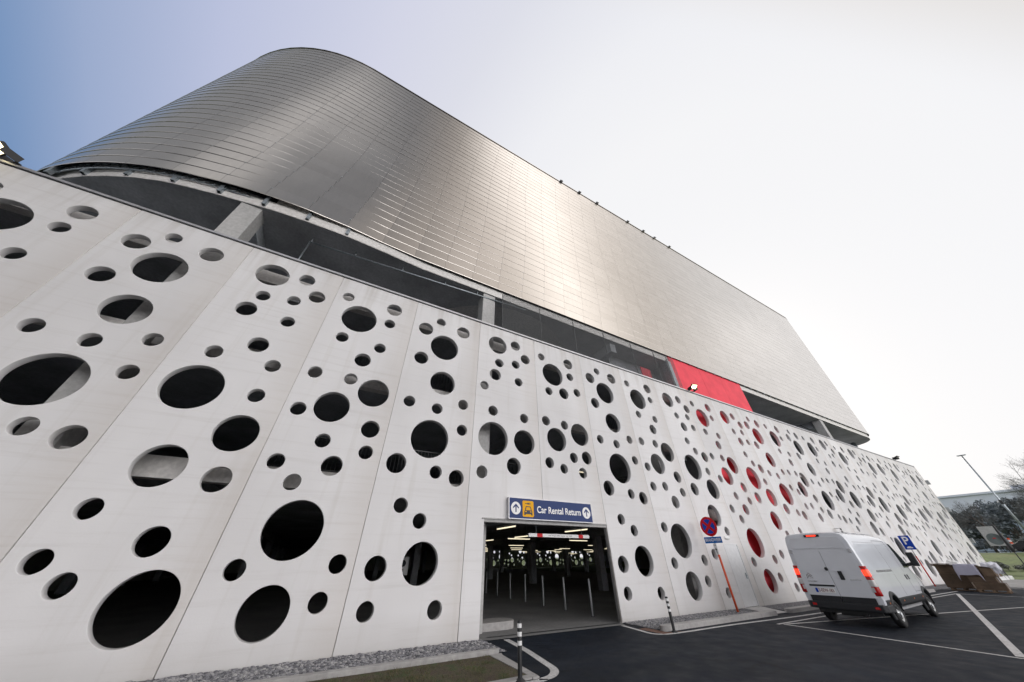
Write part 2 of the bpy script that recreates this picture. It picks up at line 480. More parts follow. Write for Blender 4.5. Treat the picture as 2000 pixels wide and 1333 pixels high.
# loose pebbles lying on the gravel beds
def pebbles(name, n, f):
    b = MB()
    for i in range(n):
        x, y, s = f()
        a = random.random() * 6.28; h = s * random.uniform(.5, .9)
        base = [(x + s * cos(a + k * 1.2566) * random.uniform(.7, 1.2), y + s * sin(a + k * 1.2566) * random.uniform(.7, 1.2), .012) for k in range(5)]
        mid = [(x + (p[0] - x) * .8, y + (p[1] - y) * .8, .012 + h) for p in base]
        for k in range(5): b.face([base[k], base[(k + 1) % 5], mid[(k + 1) % 5], mid[k]])
        b.face(mid)
    o = b.build(name, M['stone'], weld=True, recalc=False)
    return tag(o, kind='stuff')
pebbles('gravel', 13000, lambda: (random.uniform(-3.0, 3.66) if random.random() < .85 else random.uniform(-9, -3), random.uniform(-1.44, -.02), random.choice((.012, .016, .02, .026, .036)) * random.uniform(.7, 1.2)))
pebbles('gravel', 7000, lambda: (lambda x: (x, random.uniform(-1.42, -.02) , random.uniform(.012, .028)))(random.uniform(9.05, 15.3)))
# grass tufts in the soil bed
b = MB()
tufts = [(random.uniform(-6, 3.05), random.uniform(-3.28, -1.68)) for _ in range(150)]
for i in range(15000):
    if i % 3 == 0: x, y = random.uniform(-6, 3.12), random.uniform(-3.3, -1.64)
    else:
        tx, ty = random.choice(tufts); x = random.gauss(tx, .07); y = min(-1.64, max(-3.3, random.gauss(ty, .07)))
        x = min(x, 3.13)
    if noise.noise(Vector((x * 1.3, y * 1.3, 0))) < -.12 and random.random() < .8: continue
    h = random.uniform(.02, .075); a = random.random() * 6.28; w = .0035
    dx, dy = cos(a) * w, sin(a) * w; lx, ly = random.uniform(-.05, .05), random.uniform(-.05, .05)
    b.face([(x - dx, y - dy, .015), (x + dx, y + dy, .015), (x + lx, y + ly, h)])
tag(b.build('grass', M['blade'], weld=False, recalc=False), kind='stuff')

# ------------------------------------------------------------------ the building
TOP = 11.0
TA = [(1.14,10.30,.21),(2.2,10.11,.31),(.55,9.73,.31),(1.46,9.05,.6),(.6,8.28,.28),(1.6,7.4,.5),(2.52,6.68,.21),(.5,6.4,.21),(1.53,6.32,.21),(2.57,5.68,.21),(1.44,5.2,.66),(.5,4.28,.31),(1.8,4.14,.21),(2.53,4.02,.27),(.88,3.12,.21),(1.51,2.74,.21),(1.72,1.72,.51),(.54,1.62,.28),(.51,.76,.21),(2.28,.7,.21)]
TB = [(1.94,10.3,.26),(.95,10.05,.49),(2.47,9.67,.27),(1.9,9.22,.21),(1.05,9.07,.21),(.87,8.41,.28),(2.05,8.32,.21),(1.67,7.24,.27),(.82,6.71,.21),(2.28,6.64,.21),(2.27,5.65,.21),(.88,5.6,.64),(2.28,4.56,.49),(1.23,3.62,.48),(2.38,3.42,.3),(.61,2.69,.21),(1.87,2.14,.29),(.43,1.8,.21),(.96,1.43,.21),(2.22,1.06,.6)]
TC = [(2.15,10.18,.3),(.42,10.12,.21),(2.13,9.43,.21),(1.05,9.26,.61),(.74,8.28,.21),(2.05,8.22,.21),(1.62,7.57,.27),(1.46,6.76,.21),(.4,6.74,.21),(2.28,6.43,.5),(1.22,5.71,.5),(.38,5.48,.21),(2.49,5.2,.28),(1.3,4.66,.21),(2.54,4.48,.21),(1.75,4.0,.28),(.4,3.97,.21),(.95,3.5,.21),(1.37,2.44,.66),(2.6,1.72,.21),(.52,1.63,.21),(2.4,.98,.21),(1.37,.86,.49)]
TV = [h for h in TC if h not in ((.4,3.97,.21),(.95,3.5,.21))] + [(.43,4.59,.21),(.45,2.92,.21)]
TD = [(1.98,10.09,.27),(.88,9.84,.48),(2.57,9.56,.28),(2.33,8.97,.21),(1.26,8.88,.21),(2.55,8.32,.21),(1.61,8.23,.28),(1.44,7.36,.21),(1.9,6.83,.21),(2.62,6.59,.29),(1.15,5.88,.66),(2.4,5.77,.21),(2.28,4.85,.5),(.62,4.72,.31),(1.55,3.57,.49),(2.16,2.9,.2),(.5,1.94,.22),(.6,.55,.2)]
T1 = [(1.91,10.29,.27),(.95,10.02,.48),(2.45,9.66,.26),(1.91,9.21,.22),(1.05,9.05,.22),(.87,8.4,.28),(2.05,8.32,.21),(.38,7.75,.2),(.82,6.7,.22),(2.29,6.64,.21),(2.27,5.64,.49),(.87,5.59,.64),(1.77,4.66,.31),(.46,4.32,.22)]
T2 = [(2.12,10.17,.3),(.42,10.12,.21),(2.13,9.4,.22),(1.04,9.26,.61),(2.46,8.58,.22),(1.61,8.34,.29),(.72,8.27,.21),(.42,6.75,.22),(1.43,6.72,.21),(2.26,6.42,.51),(.92,6.0,.51),(2.48,5.41,.28),(1.75,5.33,.22),(.45,4.98,.22),(1.16,4.82,.2),(2.15,4.75,.22)]
def circ(cx, cy, r):
    n = 72 if r > .4 else 44
    return [(cx + r * cos(2 * pi * i / n), cy + r * sin(2 * pi * i / n)) for i in range(n)]
WT = .20
def panel_mesh(name, holes, outer):
    me = curve_mesh(name, [outer] + [circ(*h) for h in holes], WT / 2 - .008, .008)
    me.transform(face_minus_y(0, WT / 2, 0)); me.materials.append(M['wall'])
    return me
g0, g1 = .014, 2.986
full = [(g0, -.06), (g1, -.06), (g1, TOP), (g0, TOP)]
ME = {'A': panel_mesh('panel_a', TA, full), 'B': panel_mesh('panel_b', TB, full), 'C': panel_mesh('panel_c', TC, full),
      'V': panel_mesh('panel_v', TV, full),
      'D': panel_mesh('panel_d', TD, full),
      'E': panel_mesh('panel_e', TD, [(g0, -.06), (1.44, -.06), (1.44, 2.36), (2.56, 2.36), (2.56, -.06), (g1, -.06), (g1, TOP), (g0, TOP)]),
      '1': panel_mesh('panel_entry_left', T1, [(g0, -.06), (.62, -.06), (.62, 2.92), (g1, 2.92), (g1, TOP), (g0, TOP)]),
      '2': panel_mesh('panel_entry_right', T2, [(g0, 2.92), (g1, 2.92), (g1, TOP), (g0, TOP)])}
SEQ = {-6:'A',-5:'B',-4:'C',-3:'A',-2:'B',-1:'C',0:'A',1:'1',2:'2',3:'A',4:'V',5:'E',6:'C',7:'D',8:'A',9:'V',10:'A',11:'C',12:'B',13:'V',14:'B',15:'A',16:'C',17:'A',18:'B',19:'A',20:'C'}
bld = tag(empty('parking_garage', (22, 0, 0)),
          'multi-storey car park with white concrete base full of round holes and curved metal-clad upper floors', 'building')
BX = Matrix.Translation((-22, 0, 0))
def part(b, name, mats, parent=bld, **k):
    o = b.build(name, mats, None, **k)
    if parent: o.parent = parent; o.matrix_parent_inverse = BX
    return o
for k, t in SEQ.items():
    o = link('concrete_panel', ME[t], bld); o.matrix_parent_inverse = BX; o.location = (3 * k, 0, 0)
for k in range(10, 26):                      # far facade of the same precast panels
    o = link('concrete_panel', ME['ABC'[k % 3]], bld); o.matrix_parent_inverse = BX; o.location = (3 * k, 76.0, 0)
# sealant in the joints
b = MB()
for k in range(-5, 21): b.box(3 * k - .014, 3 * k + .014, .034, .05, .0 if k != 2 else 2.95, TOP)
part(b, 'joint_seal', M['seal'])
# lintel over the car entrance
b = MB(); b.box(3.60, 8.985, .012, .30, 2.80, 2.915); b.box(3.55, 9.0, -.03, .011, 2.885, 2.922); part(b, 'lintel', M['slab_light'], bevel=.004)
# parapet coping, with a dark strip below standing in for its shadow line
b = MB(); b.box(-18, 63.02, -.05, .24, TOP + .035, TOP + .115); b.box(-18, 63.0, -.012, .2, TOP, TOP + .034, 1)
part(b, 'parapet_coping', [M['coping'], M['dkmetal']])
# solid outer walls
b = MB()
b.box(-18.2, -18.0, 0, 76.2, -.1, TOP); b.box(63.0, 63.2, 0.0, 48.0, -.1, TOP); b.box(63.0, 78, 48.01, 48.2, -.1, TOP)
b.box(-18, 30, 76.0, 76.2, -.1, TOP); b.box(78, 78.2, 48.2, 76.2, -.1, TOP)
part(b, 'outer_wall', M['slab_light'])
# decks
b = MB()
for z0, z1 in ((3.50, 4.02), (7.02, 7.56), (10.42, 10.95)):
    b.box(-17.9, 62.9, 1.0, 48.0, z0 + .22, z1 - .02); b.box(-17.9, 77.9, 48.01, 75.9, z0 + .22, z1 - .02); de = MB(); de.box(-17.9, 62.9, .98, 1.3, z0, z1); part(de, 'deck_edge', M['fascia'])
    for i in range(9):
        x = -15.6 + 11.1 * i
        b.box(x - .2, x + .2, 1.31, 47.8, z0 - .3, z0 + .215)
part(b, 'parking_deck', M['slab'])
# inner back walls that close the upper parking levels
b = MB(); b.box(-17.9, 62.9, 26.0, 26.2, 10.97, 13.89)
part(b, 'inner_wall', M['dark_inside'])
# railings at the deck edges
b = MB()
for z in (4.02, 7.56):
    for k in range(170):
        x = -3.4 + k * .125
        b.box(x - .006, x + .006, 1.05, 1.062, z + .02, z + 1.0)
    b.box(-3.45, 17.8, 1.04, 1.07, z + 1.0, z + 1.03); b.box(-3.45, 17.8, 1.04, 1.07, z + .04, z + .06)
part(b, 'railing', M['dkmetal'], weld=False, recalc=False)
# columns
for x, h in ((-18.5, 13.89), (-7.33, 13.89), (3.72, 13.89), (14.8, 10.43), (29.3, 10.43), (43.6, 13.89), (54.5, 10.43)):
    b = MB(); b.box(x - .36, x + .36, .79, 1.5, 0, h); part(b, 'column', M['slab_light'], bevel=.02)
for i in range(8):
    for j in range(1, 7):
        x = -15.6 + 11.1 * i; y = 1 + 9.3 * j
        b = MB(); b.box(x - .25, x + .25, y - .25, y + .25, 0, 3.2); part(b, 'inner_column', M['slab'])

# upper volume ---------------------------------------------------------------
def plan_curve(off):
    """front outline of the clad volume, off = outward offset; returns f(s)->(x,y,nx,ny), length"""
    R1, R2 = 11.3, 3.2
    segs = []
    segs.append(('l', (-18.5, 26.0), (-18.5, 11.9), (-1, 0)))
    segs.append(('a', (-7.2, 11.9), R1, pi, 1.5 * pi))
    segs.append(('l', (-7.2, .6), (56.4, .6), (0, -1)))
    segs.append(('a', (56.4, 3.8), R2, 1.5 * pi, 2 * pi))
    segs.append(('l', (59.6, 3.8), (59.6, 26.0), (1, 0)))
    lens = []
    for s in segs:
        lens.append((Vector(s[2]) - Vector(s[1])).length if s[0] == 'l' else s[2] * abs(s[4] - s[3]))
    tot = sum(lens)
    def f(s):
        s = max(0, min(tot - 1e-6, s))
        for sg, L in zip(segs, lens):
            if s <= L:
                t = s / L
                if sg[0] == 'l':
                    p = Vector(sg[1]).lerp(Vector(sg[2]), t); n = sg[3]
                else:
                    a = sg[3] + (sg[4] - sg[3]) * t; n = (cos(a), sin(a)); p = Vector(sg[1]) + Vector(n) * sg[2]
                return p.x, p.y, n[0], n[1]
            s -= L
        return segs[-1][2][0], segs[-1][2][1], 1, 0
    def g(s, k=0.0):
        x, y, nx, ny = f(s)
        t = (x + 5.2) / 4.4                     # the corner bulges a little before it turns
        if k > 0 and y < 1.4 and abs(t) < 1: y -= .28 * k * (1 - t * t) ** 2
        return x, y, nx, ny
    return g, tot
PF, PL = plan_curve(0)
ZB, ROW, NR, SW = 14.45, .601, 32, 1.60
S0 = 0.0
bA = MB()
clips = MB()
nst = int(PL / SW)
for r in range(NR):
    z0 = ZB + r * ROW; z1 = z0 + ROW
    drift = .10 * sin(r * .23) + .04 * r
    for j in range(-1, nst + 2):
        sa = j * SW + drift; sb = sa + SW - .008
        if sb < 0 or sa > PL: continue
        kb = max(0, 1 - r / 14) ** 1.5; xa, ya, nxa, nya = PF(sa, kb); xb, yb, nxb, nyb = PF(sb, kb)
        if ya > 20 and yb > 20: continue
        j1 = random.uniform(-.0016, .0016); j2 = j1 + random.uniform(-.0012, .0012); jt = random.uniform(-.001, .001)
        ob_, ot = (.020 if xa < 1.5 else .020 - .011 * min(1, (xa - 1.5) / 6)), .002
        def P(x, y, nx, ny, o, z): return (x + nx * o, y + ny * o, z)
        # one sheet, rolled to the curve: several strips across where the wall turns
        m = 6 if (xa < -6.5 or xb > 55.5) else 1
        ring_ = [PF(sa + (sb - sa) * q / m, kb) for q in range(m + 1)]
        jj = [j1 + (j2 - j1) * q / m for q in range(m + 1)]
        top = [P(*p, ot + jt, z1 + .03) for p in ring_]; bot = [P(*p, ob_ + d, z0 - .02) for p, d in zip(ring_, jj)]
        lip = [P(*p, ob_ - .24 * ob_ + d, z0 - .036) for p, d in zip(ring_, jj)]; und = [P(*p, .003, z0 - .037) for p in ring_]
        bA.grid([bot, top], 0, sm=True); bA.grid([lip, bot], 0, sm=True); bA.grid([und, lip], 0, sm=False)
        if xa < 8 and ya < 6:
            tx, ty = -nya, nxa
            zz = Vector((0, 0, 1)); T = Vector((tx, ty, 0))
            q0 = Vector(P(xa, ya, nxa, nya, .012, z1 - .05)) - T * .006
            clips.face([q0 - T * .05, q0 + T * .05, q0 + T * .05 + zz * .016, q0 - T * .05 + zz * .016])
part(bA, 'metal_cladding', M['clad'], weld=False, recalc=False)
part(clips, 'cladding_clip', M['galv'], weld=False, recalc=False)['kind'] = 'stuff'
# dark backing behind the shingles and the roof
ns = 140
ring = [PF(PL * i / ns) for i in range(ns + 1)]
b = MB()
b.grid([[(x - nx * .03, y - ny * .03, ZB - .02) for x, y, nx, ny in ring], [(x - nx * .03, y - ny * .03, ZB + NR * ROW) for x, y, nx, ny in ring]], 0, sm=False)
b.face([(-18.45, 26, ZB), (59.5, 26, ZB), (59.5, 26, ZB + NR * ROW), (-18.45, 26, ZB + NR * ROW)])
part(b, 'backing_wall', M['dkmetal'], recalc=False)
b = MB()
zt = ZB + NR * ROW
b.grid([[(x + nx * .05, y + ny * .05, zt - .02) for x, y, nx, ny in ring], [(x + nx * .05, y + ny * .05, zt + .06) for x, y, nx, ny in ring], [(x - nx * .4, y - ny * .4, zt + .06) for x, y, nx, ny in ring]], 0, sm=False)
b.face([(x - nx * .4, y - ny * .4, zt + .05) for x, y, nx, ny in ring])
part(b, 'roof', M['clad'], recalc=True)
# slab over the open level: light fascia, dark soffit with a round ramp opening
FP = [(-17.2, 7.2), (-16.4, 5.7), (-15.2, 4.25), (-13.65, 2.97), (-12.9, 2.48), (-12.15, 2.05), (-11.3, 1.64), (-10.4, 1.30), (-9.5, 1.08), (-8.7, .93), (-7.7, .78), (-6.6, .62), (-5.4, .54), (-4.3, .51), (-3.3, .52), (-2.0, .60), (-.8, .70)]
FP += [(x, .76) for x in range(0, 57, 2)]
for i in range(9):
    a = radians(270 + 90 * i / 8); FP.append((56.4 + 2.9 * cos(a), 3.66 + 2.9 * sin(a)))
ZS = 13.90
b = MB(); b.grid([[(x, y, ZS) for x, y in FP], [(x, y, 17.2) for x, y in FP]], 0, sm=True)
part(b, 'slab_fascia', M['fascia'], recalc=False)
me = curve_mesh('soffit', [FP + [(59.3, 25.9), (-17.3, 25.9), (-17.3, FP[0][1])], circ(6.2, 6.9, 5.7)], .02, 0)
me.transform(Matrix.Translation((0, 0, ZS + .022))); me.materials.append(M['soffit'])
o = link('soffit', me, bld); o.matrix_parent_inverse = BX
b = MB(); b.lathe([(5.7, ZS), (5.7, ZS + 1.5)], (6.2, 6.9, 0), n=64)
part(b, 'ramp_opening', M['fascia'], recalc=False)
b = MB(); b.lathe([(5.69, ZS + 1.45), (0, ZS + 1.2)], (6.2, 6.9, 0), n=48); part(b, 'ramp_underside', M['fascia'], recalc=False)
b = MB()
for x in (-7.4, 29.3, 43.9):
    b.box(x - .35, x + .35, 1.6, 25.8, 13.3, ZS - .005)
b.box(13.0, 13.5, 1.0, 25.8, 13.2, ZS - .005); b.box(-17, 12.9, 12.4, 12.9, 13.4, ZS - .005); b.box(13.6, 55, 12.4, 12.9, 13.4, ZS - .005)
part(b, 'roof_beam', M['slab'])
# galvanised hollow posts that hang down in front of the fascia and carry the skin
for (x, y, dx, dy) in [(-3.75, .60, 0, -1), (-5.35, .60, 0, -1), (-6.97, .70, -.05, -1), (-8.51, .92, -.1, -1), (-10.02, 1.26, -.2, -1), (-11.52, 1.82, -.35, -1), (-12.98, 2.53, -.45, -1), (-14.19, 3.20, -.5, -1)]:
    b = MB(); y -= .09; R_ = Matrix.Translation((x, y, 0)) @ Matrix.Rotation(-.9 * dx if False else atan2(dx, 1.0), 4, 'Z')
    b.box(-.055, .055, -.075, -.068, 14.0, 15.0, 0, R_); b.box(-.055, .055, .068, .075, 14.0, 15.0, 0, R_)
    b.box(-.062, -.055, -.075, .075, 14.0, 15.0, 0, R_); b.box(.055, .062, -.075, .075, 14.0, 15.0, 0, R_)
    b.box(-.10, .10, .076, .13, 14.30, 14.36, 0, R_)
    part(b, 'cladding_bracket', M['galv'])
b = MB()   # lattice rail that links the bracket ends
prev = None
for i in range(60):
    x, y, nx, ny = PF(14 + i * .35)
    p = Vector((x - nx * .16, y - ny * .16, 14.30)); q = p + Vector((0, 0, .38))
    if prev:
        b.tube(prev[0], p, .028, n=5, caps=False); b.tube(prev[1], q, .028, n=5, caps=False); b.tube(prev[0], q, .02, n=4, caps=False)
        b.tube(prev[1], p, .02, n=4, caps=False)
    prev = (p, q)
part(b, 'lattice_rail', M['galv'], weld=False)
# conduit under the soffit
b = MB()
b.tube((-5.1, 1.35, 13.6), (6.0, .62, 13.6), .04, n=8)
for x in (-5.05, -3.2, -1.0, 1.2, 3.0, 5.0):
    t = (x + 5.1) / 11.1; y = 1.35 - .73 * t; b.tube((x, y, 13.6), (x, y, 13.92), .018, n=6)
b.tube((-5.1, 1.35, 13.6), (-5.1, 1.35, 11.0), .035, n=6)
part(b, 'conduit', M['galv'])
b = MB(); b.tube((42.0, 2.2, 13.5), (42.0, 6.0, 13.5), .05, n=6); b.tube((42.0, 2.2, 13.5), (42.6, 2.0, 13.2), .05, n=6); b.tube((42.6, 2, 13.2), (43.0, 2, 13.2), .05, n=6)
b.tube((47.5, 3, 13.4), (47.5, 9, 13.4), .05, n=6); b.tube((45.5, 4, 13.4), (53, 4, 13.4), .03, n=6)
part(b, 'conduit', M['dkmetal'])
# wire screen of horizontal rods in front of the ramp
b = MB()
for i in range(53):
    z = TOP + .06 + i * .055; b.box(4.35, 18.75, .34, .352, z, z + .016)
for x in (4.35, 6.8, 9.3, 11.8, 14.3, 16.6, 18.0): b.box(x - .014, x + .014, .353, .40, TOP, 13.9)
part(b, 'mesh_screen', M['wire'], weld=False, recalc=False)
b = MB(); b.box(18.3, 18.8, .60, 1.1, TOP, 13.89); part(b, 'steel_post', M['galv'])
b = MB(); b.box(16.5, 17.5, 1.6, 1.66, 10.97, 13.3); part(b, 'inner_door', M['red'])
b = MB(); b.box(14.0, 18.8, 2.2, 2.4, 10.97, 13.88); part(b, 'inner_wall', M['dark_inside'])
# red stair core right behind the holes
b = MB()
for x0, x1 in ((18.85, 22.6), (22.62, 25.45), (25.47, 28.45)): b.box(x0, x1, .70, .755, .1, 14.5)
part(b, 'red_wall', M['red'])
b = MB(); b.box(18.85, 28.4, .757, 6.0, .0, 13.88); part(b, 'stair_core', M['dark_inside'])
for x in [19.2 + 1.1 * i for i in range(30)]:
    b = MB(); b.box(x - .05, x + .05, .58, .69, 14.36, 14.46); part(b, 'cladding_bracket', M['galv'])
# big deck edge at the far right end, steel corner
b = MB(); b.tube((57.2, 2.6, TOP), (57.2, 2.6, 13.89), .25, n=16); part(b, 'steel_post', M['galv'])
b = MB(); b.box(46, 54, 14, 14.2, 10.97, 13.88); part(b, 'inner_wall', M['slab_light'])
# steel door
dr = MB(); dr.box(16.47, 17.53, .012, .06, .03, 2.33); d_ = part(dr, 'door', M['doorpaint'])
def sub(b, name, mats, parent, **k):
    o = b.build(name, mats, None, **k); o.parent = parent
    o.matrix_parent_inverse = parent.matrix_parent_inverse @ Matrix.Identity(4) if False else Matrix.Identity(4)
    return o
b = MB()
for x0, x1, z0, z1 in ((16.43, 16.468, 0, 2.37), (17.532, 17.57, 0, 2.37), (16.469, 17.531, 2.332, 2.37)): b.box(x0, x1, -.008, .10, z0, z1)
sub(b, 'door_frame', M['doorpaint'], d_)
b = MB(); b.box(17.38, 17.46, -.008, .011, 1.0, 1.22); b.tube((17.42, .01, 1.13), (17.42, -.05, 1.13), .011); b.tube((17.42, -.05, 1.13), (17.30, -.05, 1.13), .011)
sub(b, 'door_handle', M['galv'], d_)
b = MB()
for z in (.3, 1.2, 2.1): b.tube((16.475, .016, z - .06), (16.475, .016, z + .06), .012)
sub(b, 'hinge', M['galv'], d_)

# ------------------------------------------------------------------ things on and around the building
def unit(name, builder_list, label, cat, group=None, loc=(0, 0, 0), rz=0):
    t = tag(empty(name, loc, rz), label, cat, group)
    for nm, b, mats, kw in builder_list: b.build(nm, mats, t, **kw)
    return t

def floodlight(loc, rz, tilt, label, lit=True, s=1.0, group=None):
    t = tag(empty('floodlight', loc, rz), label, 'floodlight', group)
    R_ = Matrix.Translation((0, -.35 * s, .22 * s)) @ Matrix.Rotation(tilt, 4, 'X')
    b = MB(); b.box(-.19 * s, .19 * s, -.17 * s, .17 * s, -.04 * s, .05 * s, 0, R_)
    for i in range(7): b.box((-.16 + .05 * i) * s, (-.15 + .05 * i) * s, -.15 * s, .15 * s, .05 * s, .085 * s, 0, R_)
    b.build('lamp_housing', M['black'], t, bevel=.006)
    b = MB(); b.box(-.165 * s, .165 * s, -.145 * s, .145 * s, -.052 * s, -.041 * s, 0, R_); b.build('lamp_glass', M['flood'] if lit else M['lamp_clear'], t)
    b = MB(); b.box(-.22 * s, -.195 * s, -.38 * s, .02, .0, .24 * s); b.box(.195 * s, .22 * s, -.38 * s, .02, 0, .24 * s); b.box(-.22 * s, .22 * s, -.02, .10, .0, .02)
    b.build('bracket', M['black'], t)
    return t
floodlight((-11.82, -.02, TOP + .116), radians(-38), radians(-28), 'lit black floodlight on the parapet at the top left corner of the picture', s=.9)
floodlight((18.9, -.02, TOP + .116), radians(-20), radians(-28), 'lit floodlight on the parapet in front of the red wall panels', s=1.0)
floodlight((56.5, -.02, TOP + .116), radians(-10), radians(-20), 'floodlight on the far right stretch of the white parapet', s=1.0, lit=False)
for x in (10.73, 13.1, 15.52, 20.11, 22.63, 24.53, 27.2):
    tag(empty('roof_light', (x * 1.03, .5, zt + .06)), 'small dark lamp head peeping over the roof edge of the metal-clad storeys', 'lamp', 'lamp heads along the roof edge')
    t = [o for o in COL.objects if o.type == 'EMPTY'][-1]
    b = MB(); b.box(-.17, .17, -.10, .16, .04, .15); b.build('lamp_housing', M['coping'], t, bevel=.04)
    b = MB(); b.tube((0, 0, 0), (0, 0, .06), .04); b.build('stand', M['galv'], t)

# car rental sign ------------------------------------------------------------
t = tag(empty('entrance_sign', (6.33, -.15, 3.24)), 'long blue car rental return sign with yellow pictogram above the garage entrance', 'sign')
W2, H2 = 1.865, .335
b = MB(); b.box(-W2, W2, .001, .13, -H2, H2); b.build('sign_case', M['coping'], t, bevel=.008)
b = MB(); b.box(-W2 + .03, W2 - .03, -.006, .0, -H2 + .03, H2 - .02); b.build('sign_face', M['blue'], t)
def disc(b, cx, cz, r, y0, y1, mi=0, n=48):
    b.prism([(cx + r * cos(2 * pi * i / n), cz + r * sin(2 * pi * i / n)) for i in range(n)], y0, y1, mi)
def arrow_icon(cx, parent):
    b = MB(); disc(b, cx, .0, .195, -.010, -.0065, 0); o = b.build('arrow_disc', M['white'], parent)
    b = MB(); b.prism([(cx - .022, -.12), (cx + .022, -.12), (cx + .022, .10), (cx - .022, .10)], -.0135, -.0105)
    for s in (-1, 1):
        b.prism([(cx + s * .005, .138), (cx + s * .005, .078), (cx + s * .095, -.012), (cx + s * .125, .018)], -.0140 - .0003 * s, -.0108)
    b.build('arrow', M['blue'], o)
arrow_icon(-1.585, t); arrow_icon(1.565, t)
b = MB(); b.prism([(-1.315 + p[0], p[1]) for p in [(0, -.22), (.03, -.25), (.43, -.25), (.46, -.22), (.46, .22), (.43, .25), (.03, .25), (0, .22)]], -.010, -.0065)
pic = b.build('pictogram', M['yellow'], t)
b = MB(); cx = -1.085
car = [(-.165, -.19), (-.165, -.07), (-.14, -.035), (-.105, .07), (-.085, .09), (.085, .09), (.105, .07), (.14, -.035), (.165, -.07), (.165, -.19), (.115, -.19), (.115, -.155), (-.115, -.155), (-.115, -.19)]
b.prism([(cx + x, z - .01) for x, z in car], -.0135, -.0105)
b.prism([(cx + x, z) for x, z in [(-.035, .165), (-.06, .15), (-.12, .15), (-.12, .172), (-.06, .172)]], -.0135, -.0105)
b.prism([(cx + x, z) for x, z in [(-.035, .135), (.045, .135), (.045, .185), (-.035, .185)]], -.0138, -.0105)
for z in (.142, .170): b.prism([(cx + .046, z), (cx + .10, z), (cx + .10, z + .014), (cx + .046, z + .014)], -.0136, -.0105)
o = b.build('car_symbol', M['ink'], pic)
b = MB(); b.prism([(cx + x, z - .01) for x, z in [(-.105, -.035), (-.078, .045), (-.065, .06), (.065, .06), (.078, .045), (.105, -.035)]], -.0150, -.0139)
for s in (-1, 1): b.prism([(cx + s * .10 - .03, -.105), (cx + s * .10 + .03, -.105), (cx + s * .10 + .03, -.075), (cx + s * .10 - .03, -.075)], -.0152, -.0139)
b.build('car_glass', M['yellow'], o)
text_mesh('lettering', 'Car Rental Return', .30, M['white'], face_minus_y(.285, -.0105, -.012), t, .0015, .0055, width=1.99)

# height limiter bar ---------------------------------------------------------
t = tag(empty('height_bar', (7.1, .6, 2.51)), 'hanging white height limit bar with two red blocks in the garage entrance', 'height bar')
b = MB(); b.box(-1.42, 1.42, -.03, .03, -.056, .056); bar = b.build('beam', M['white'], t, bevel=.006)
b = MB(); b.box(-1.05, -.82, -.034, -.0305, -.055, .055); b.box(.88, 1.10, -.034, -.0305, -.055, .055); b.build('red_block', M['signred'], bar)
b = MB(); b.tube((-1.07, 0, .057), (-1.07, 0, .99), .014); b.build('hanger', M['galv'], t)
b = MB(); b.tube((1.06, 0, .057), (1.06, 0, .99), .014); b.build('hanger', M['galv'], t)
text_mesh('lettering', 'max. hoogte 2m05 / hauteur max. 2m05', .06, M['ink'], face_minus_y(.0, -.0325, 0), bar, .0006, .0, width=1.1)

# ceiling lights of the ground floor
proto = None
def ceiling_light(x, y, along_y):
    global proto
    if proto is None:
        proto = tag(empty('ceiling_light', (x, y, 2.92)), 'lit fluorescent tube under the dark ceiling of the garage ground floor', 'ceiling light', 'fluorescent tubes under the garage ceiling')
        b = MB(); b.box(-.85, .85, -.035, .035, .0, .07); b.build('lamp_body', M['white'], proto)
        b = MB(); b.tube((-.83, 0, -.02), (.83, 0, -.02), .024, n=8); b.build('tube', M['tube'], proto)
        b = MB(); b.tube((-.6, 0, .07), (-.6, 0, .6), .006, n=5); b.tube((.6, 0, .07), (.6, 0, .6), .006, n=5); b.build('hanger', M['galv'], proto)
        o = proto
    else:
        o = copy_tree(proto)
    o.location = (x, y, 2.92); o.rotation_euler = (0, 0, pi / 2 if along_y else 0)
for y in (2.95, 8.1, 12.8): ceiling_light(9.8, y, True)
for y in (2.95,): ceiling_light(6.0, y, True)
for (x, y) in [(10.84, 10.2), (16.1, 10.5), (16.3, 20.2), (24.0, 17.7), (24.0, 33.7), (12.4, 20.5), (20.2, 27.0), (27.5, 27.3), (30.5, 22), (34.5, 31), (38, 28), (33, 38), (28.5, 36.5), (40.5, 36), (37, 42), (43.5, 40), (22.2, 41), (31.4, 43.5), (46, 44), (44, 52), (50, 55), (41, 58), (55, 60), (58, 66), (62, 70), (36, 50),
               (2.0, 7), (18.4, 5.5), (30, 6), (38, 9), (20, 36), (17.6, 31)]: ceiling_light(x, y, False)
for (x, y) in [(16.0, 27.2), (20.4, 39.5), (24.6, 45), (35.5, 46), (29.5, 31.5), (33.5, 25.6)]: ceiling_light(x, y, True)
# lights on the upper decks glimpsed through the holes
for (x, y, z) in [(4.6, 4.4, 6.4), (13.5, 5.6, 6.4), (17.6, 5.0, 6.4)]:
    o = copy_tree(proto); o.location = (x, y, z); o.rotation_euler = (0, 0, .0)
    o['label'] = 'lit fluorescent tube on an upper deck glimpsed through a round hole'; o['group'] = 'fluorescent tubes on the upper decks'

# slender grey posts in a row inside
pp = None
for i in range(9):
    y = 1.67 + 1.85 * i; x = 9.14 + .056 * (y - 1.67)
    if pp is None:
        pp = tag(empty('lane_post', (x, y, 0.004)), 'slender grey post in the row dividing the lanes inside the entrance', 'post', 'grey lane posts inside the garage')
        b = MB(); b.tube((0, 0, 0), (0, 0, 1.12), .038, n=14); b.build('shaft', M['bollard_grey'], pp)
        b = MB(); b.lathe([(.038, 1.12), (.03, 1.135), (.0, 1.14)], (0, 0, 0), n=14); b.build('cap', M['bollard_grey'], pp)
        b = MB(); b.tube((0, 0, 0), (0, 0, .012), .075, n=16); b.build('base_plate', M['dkmetal'], pp)
    else:
        o = copy_tree(pp); o.location = (x, y, .004)
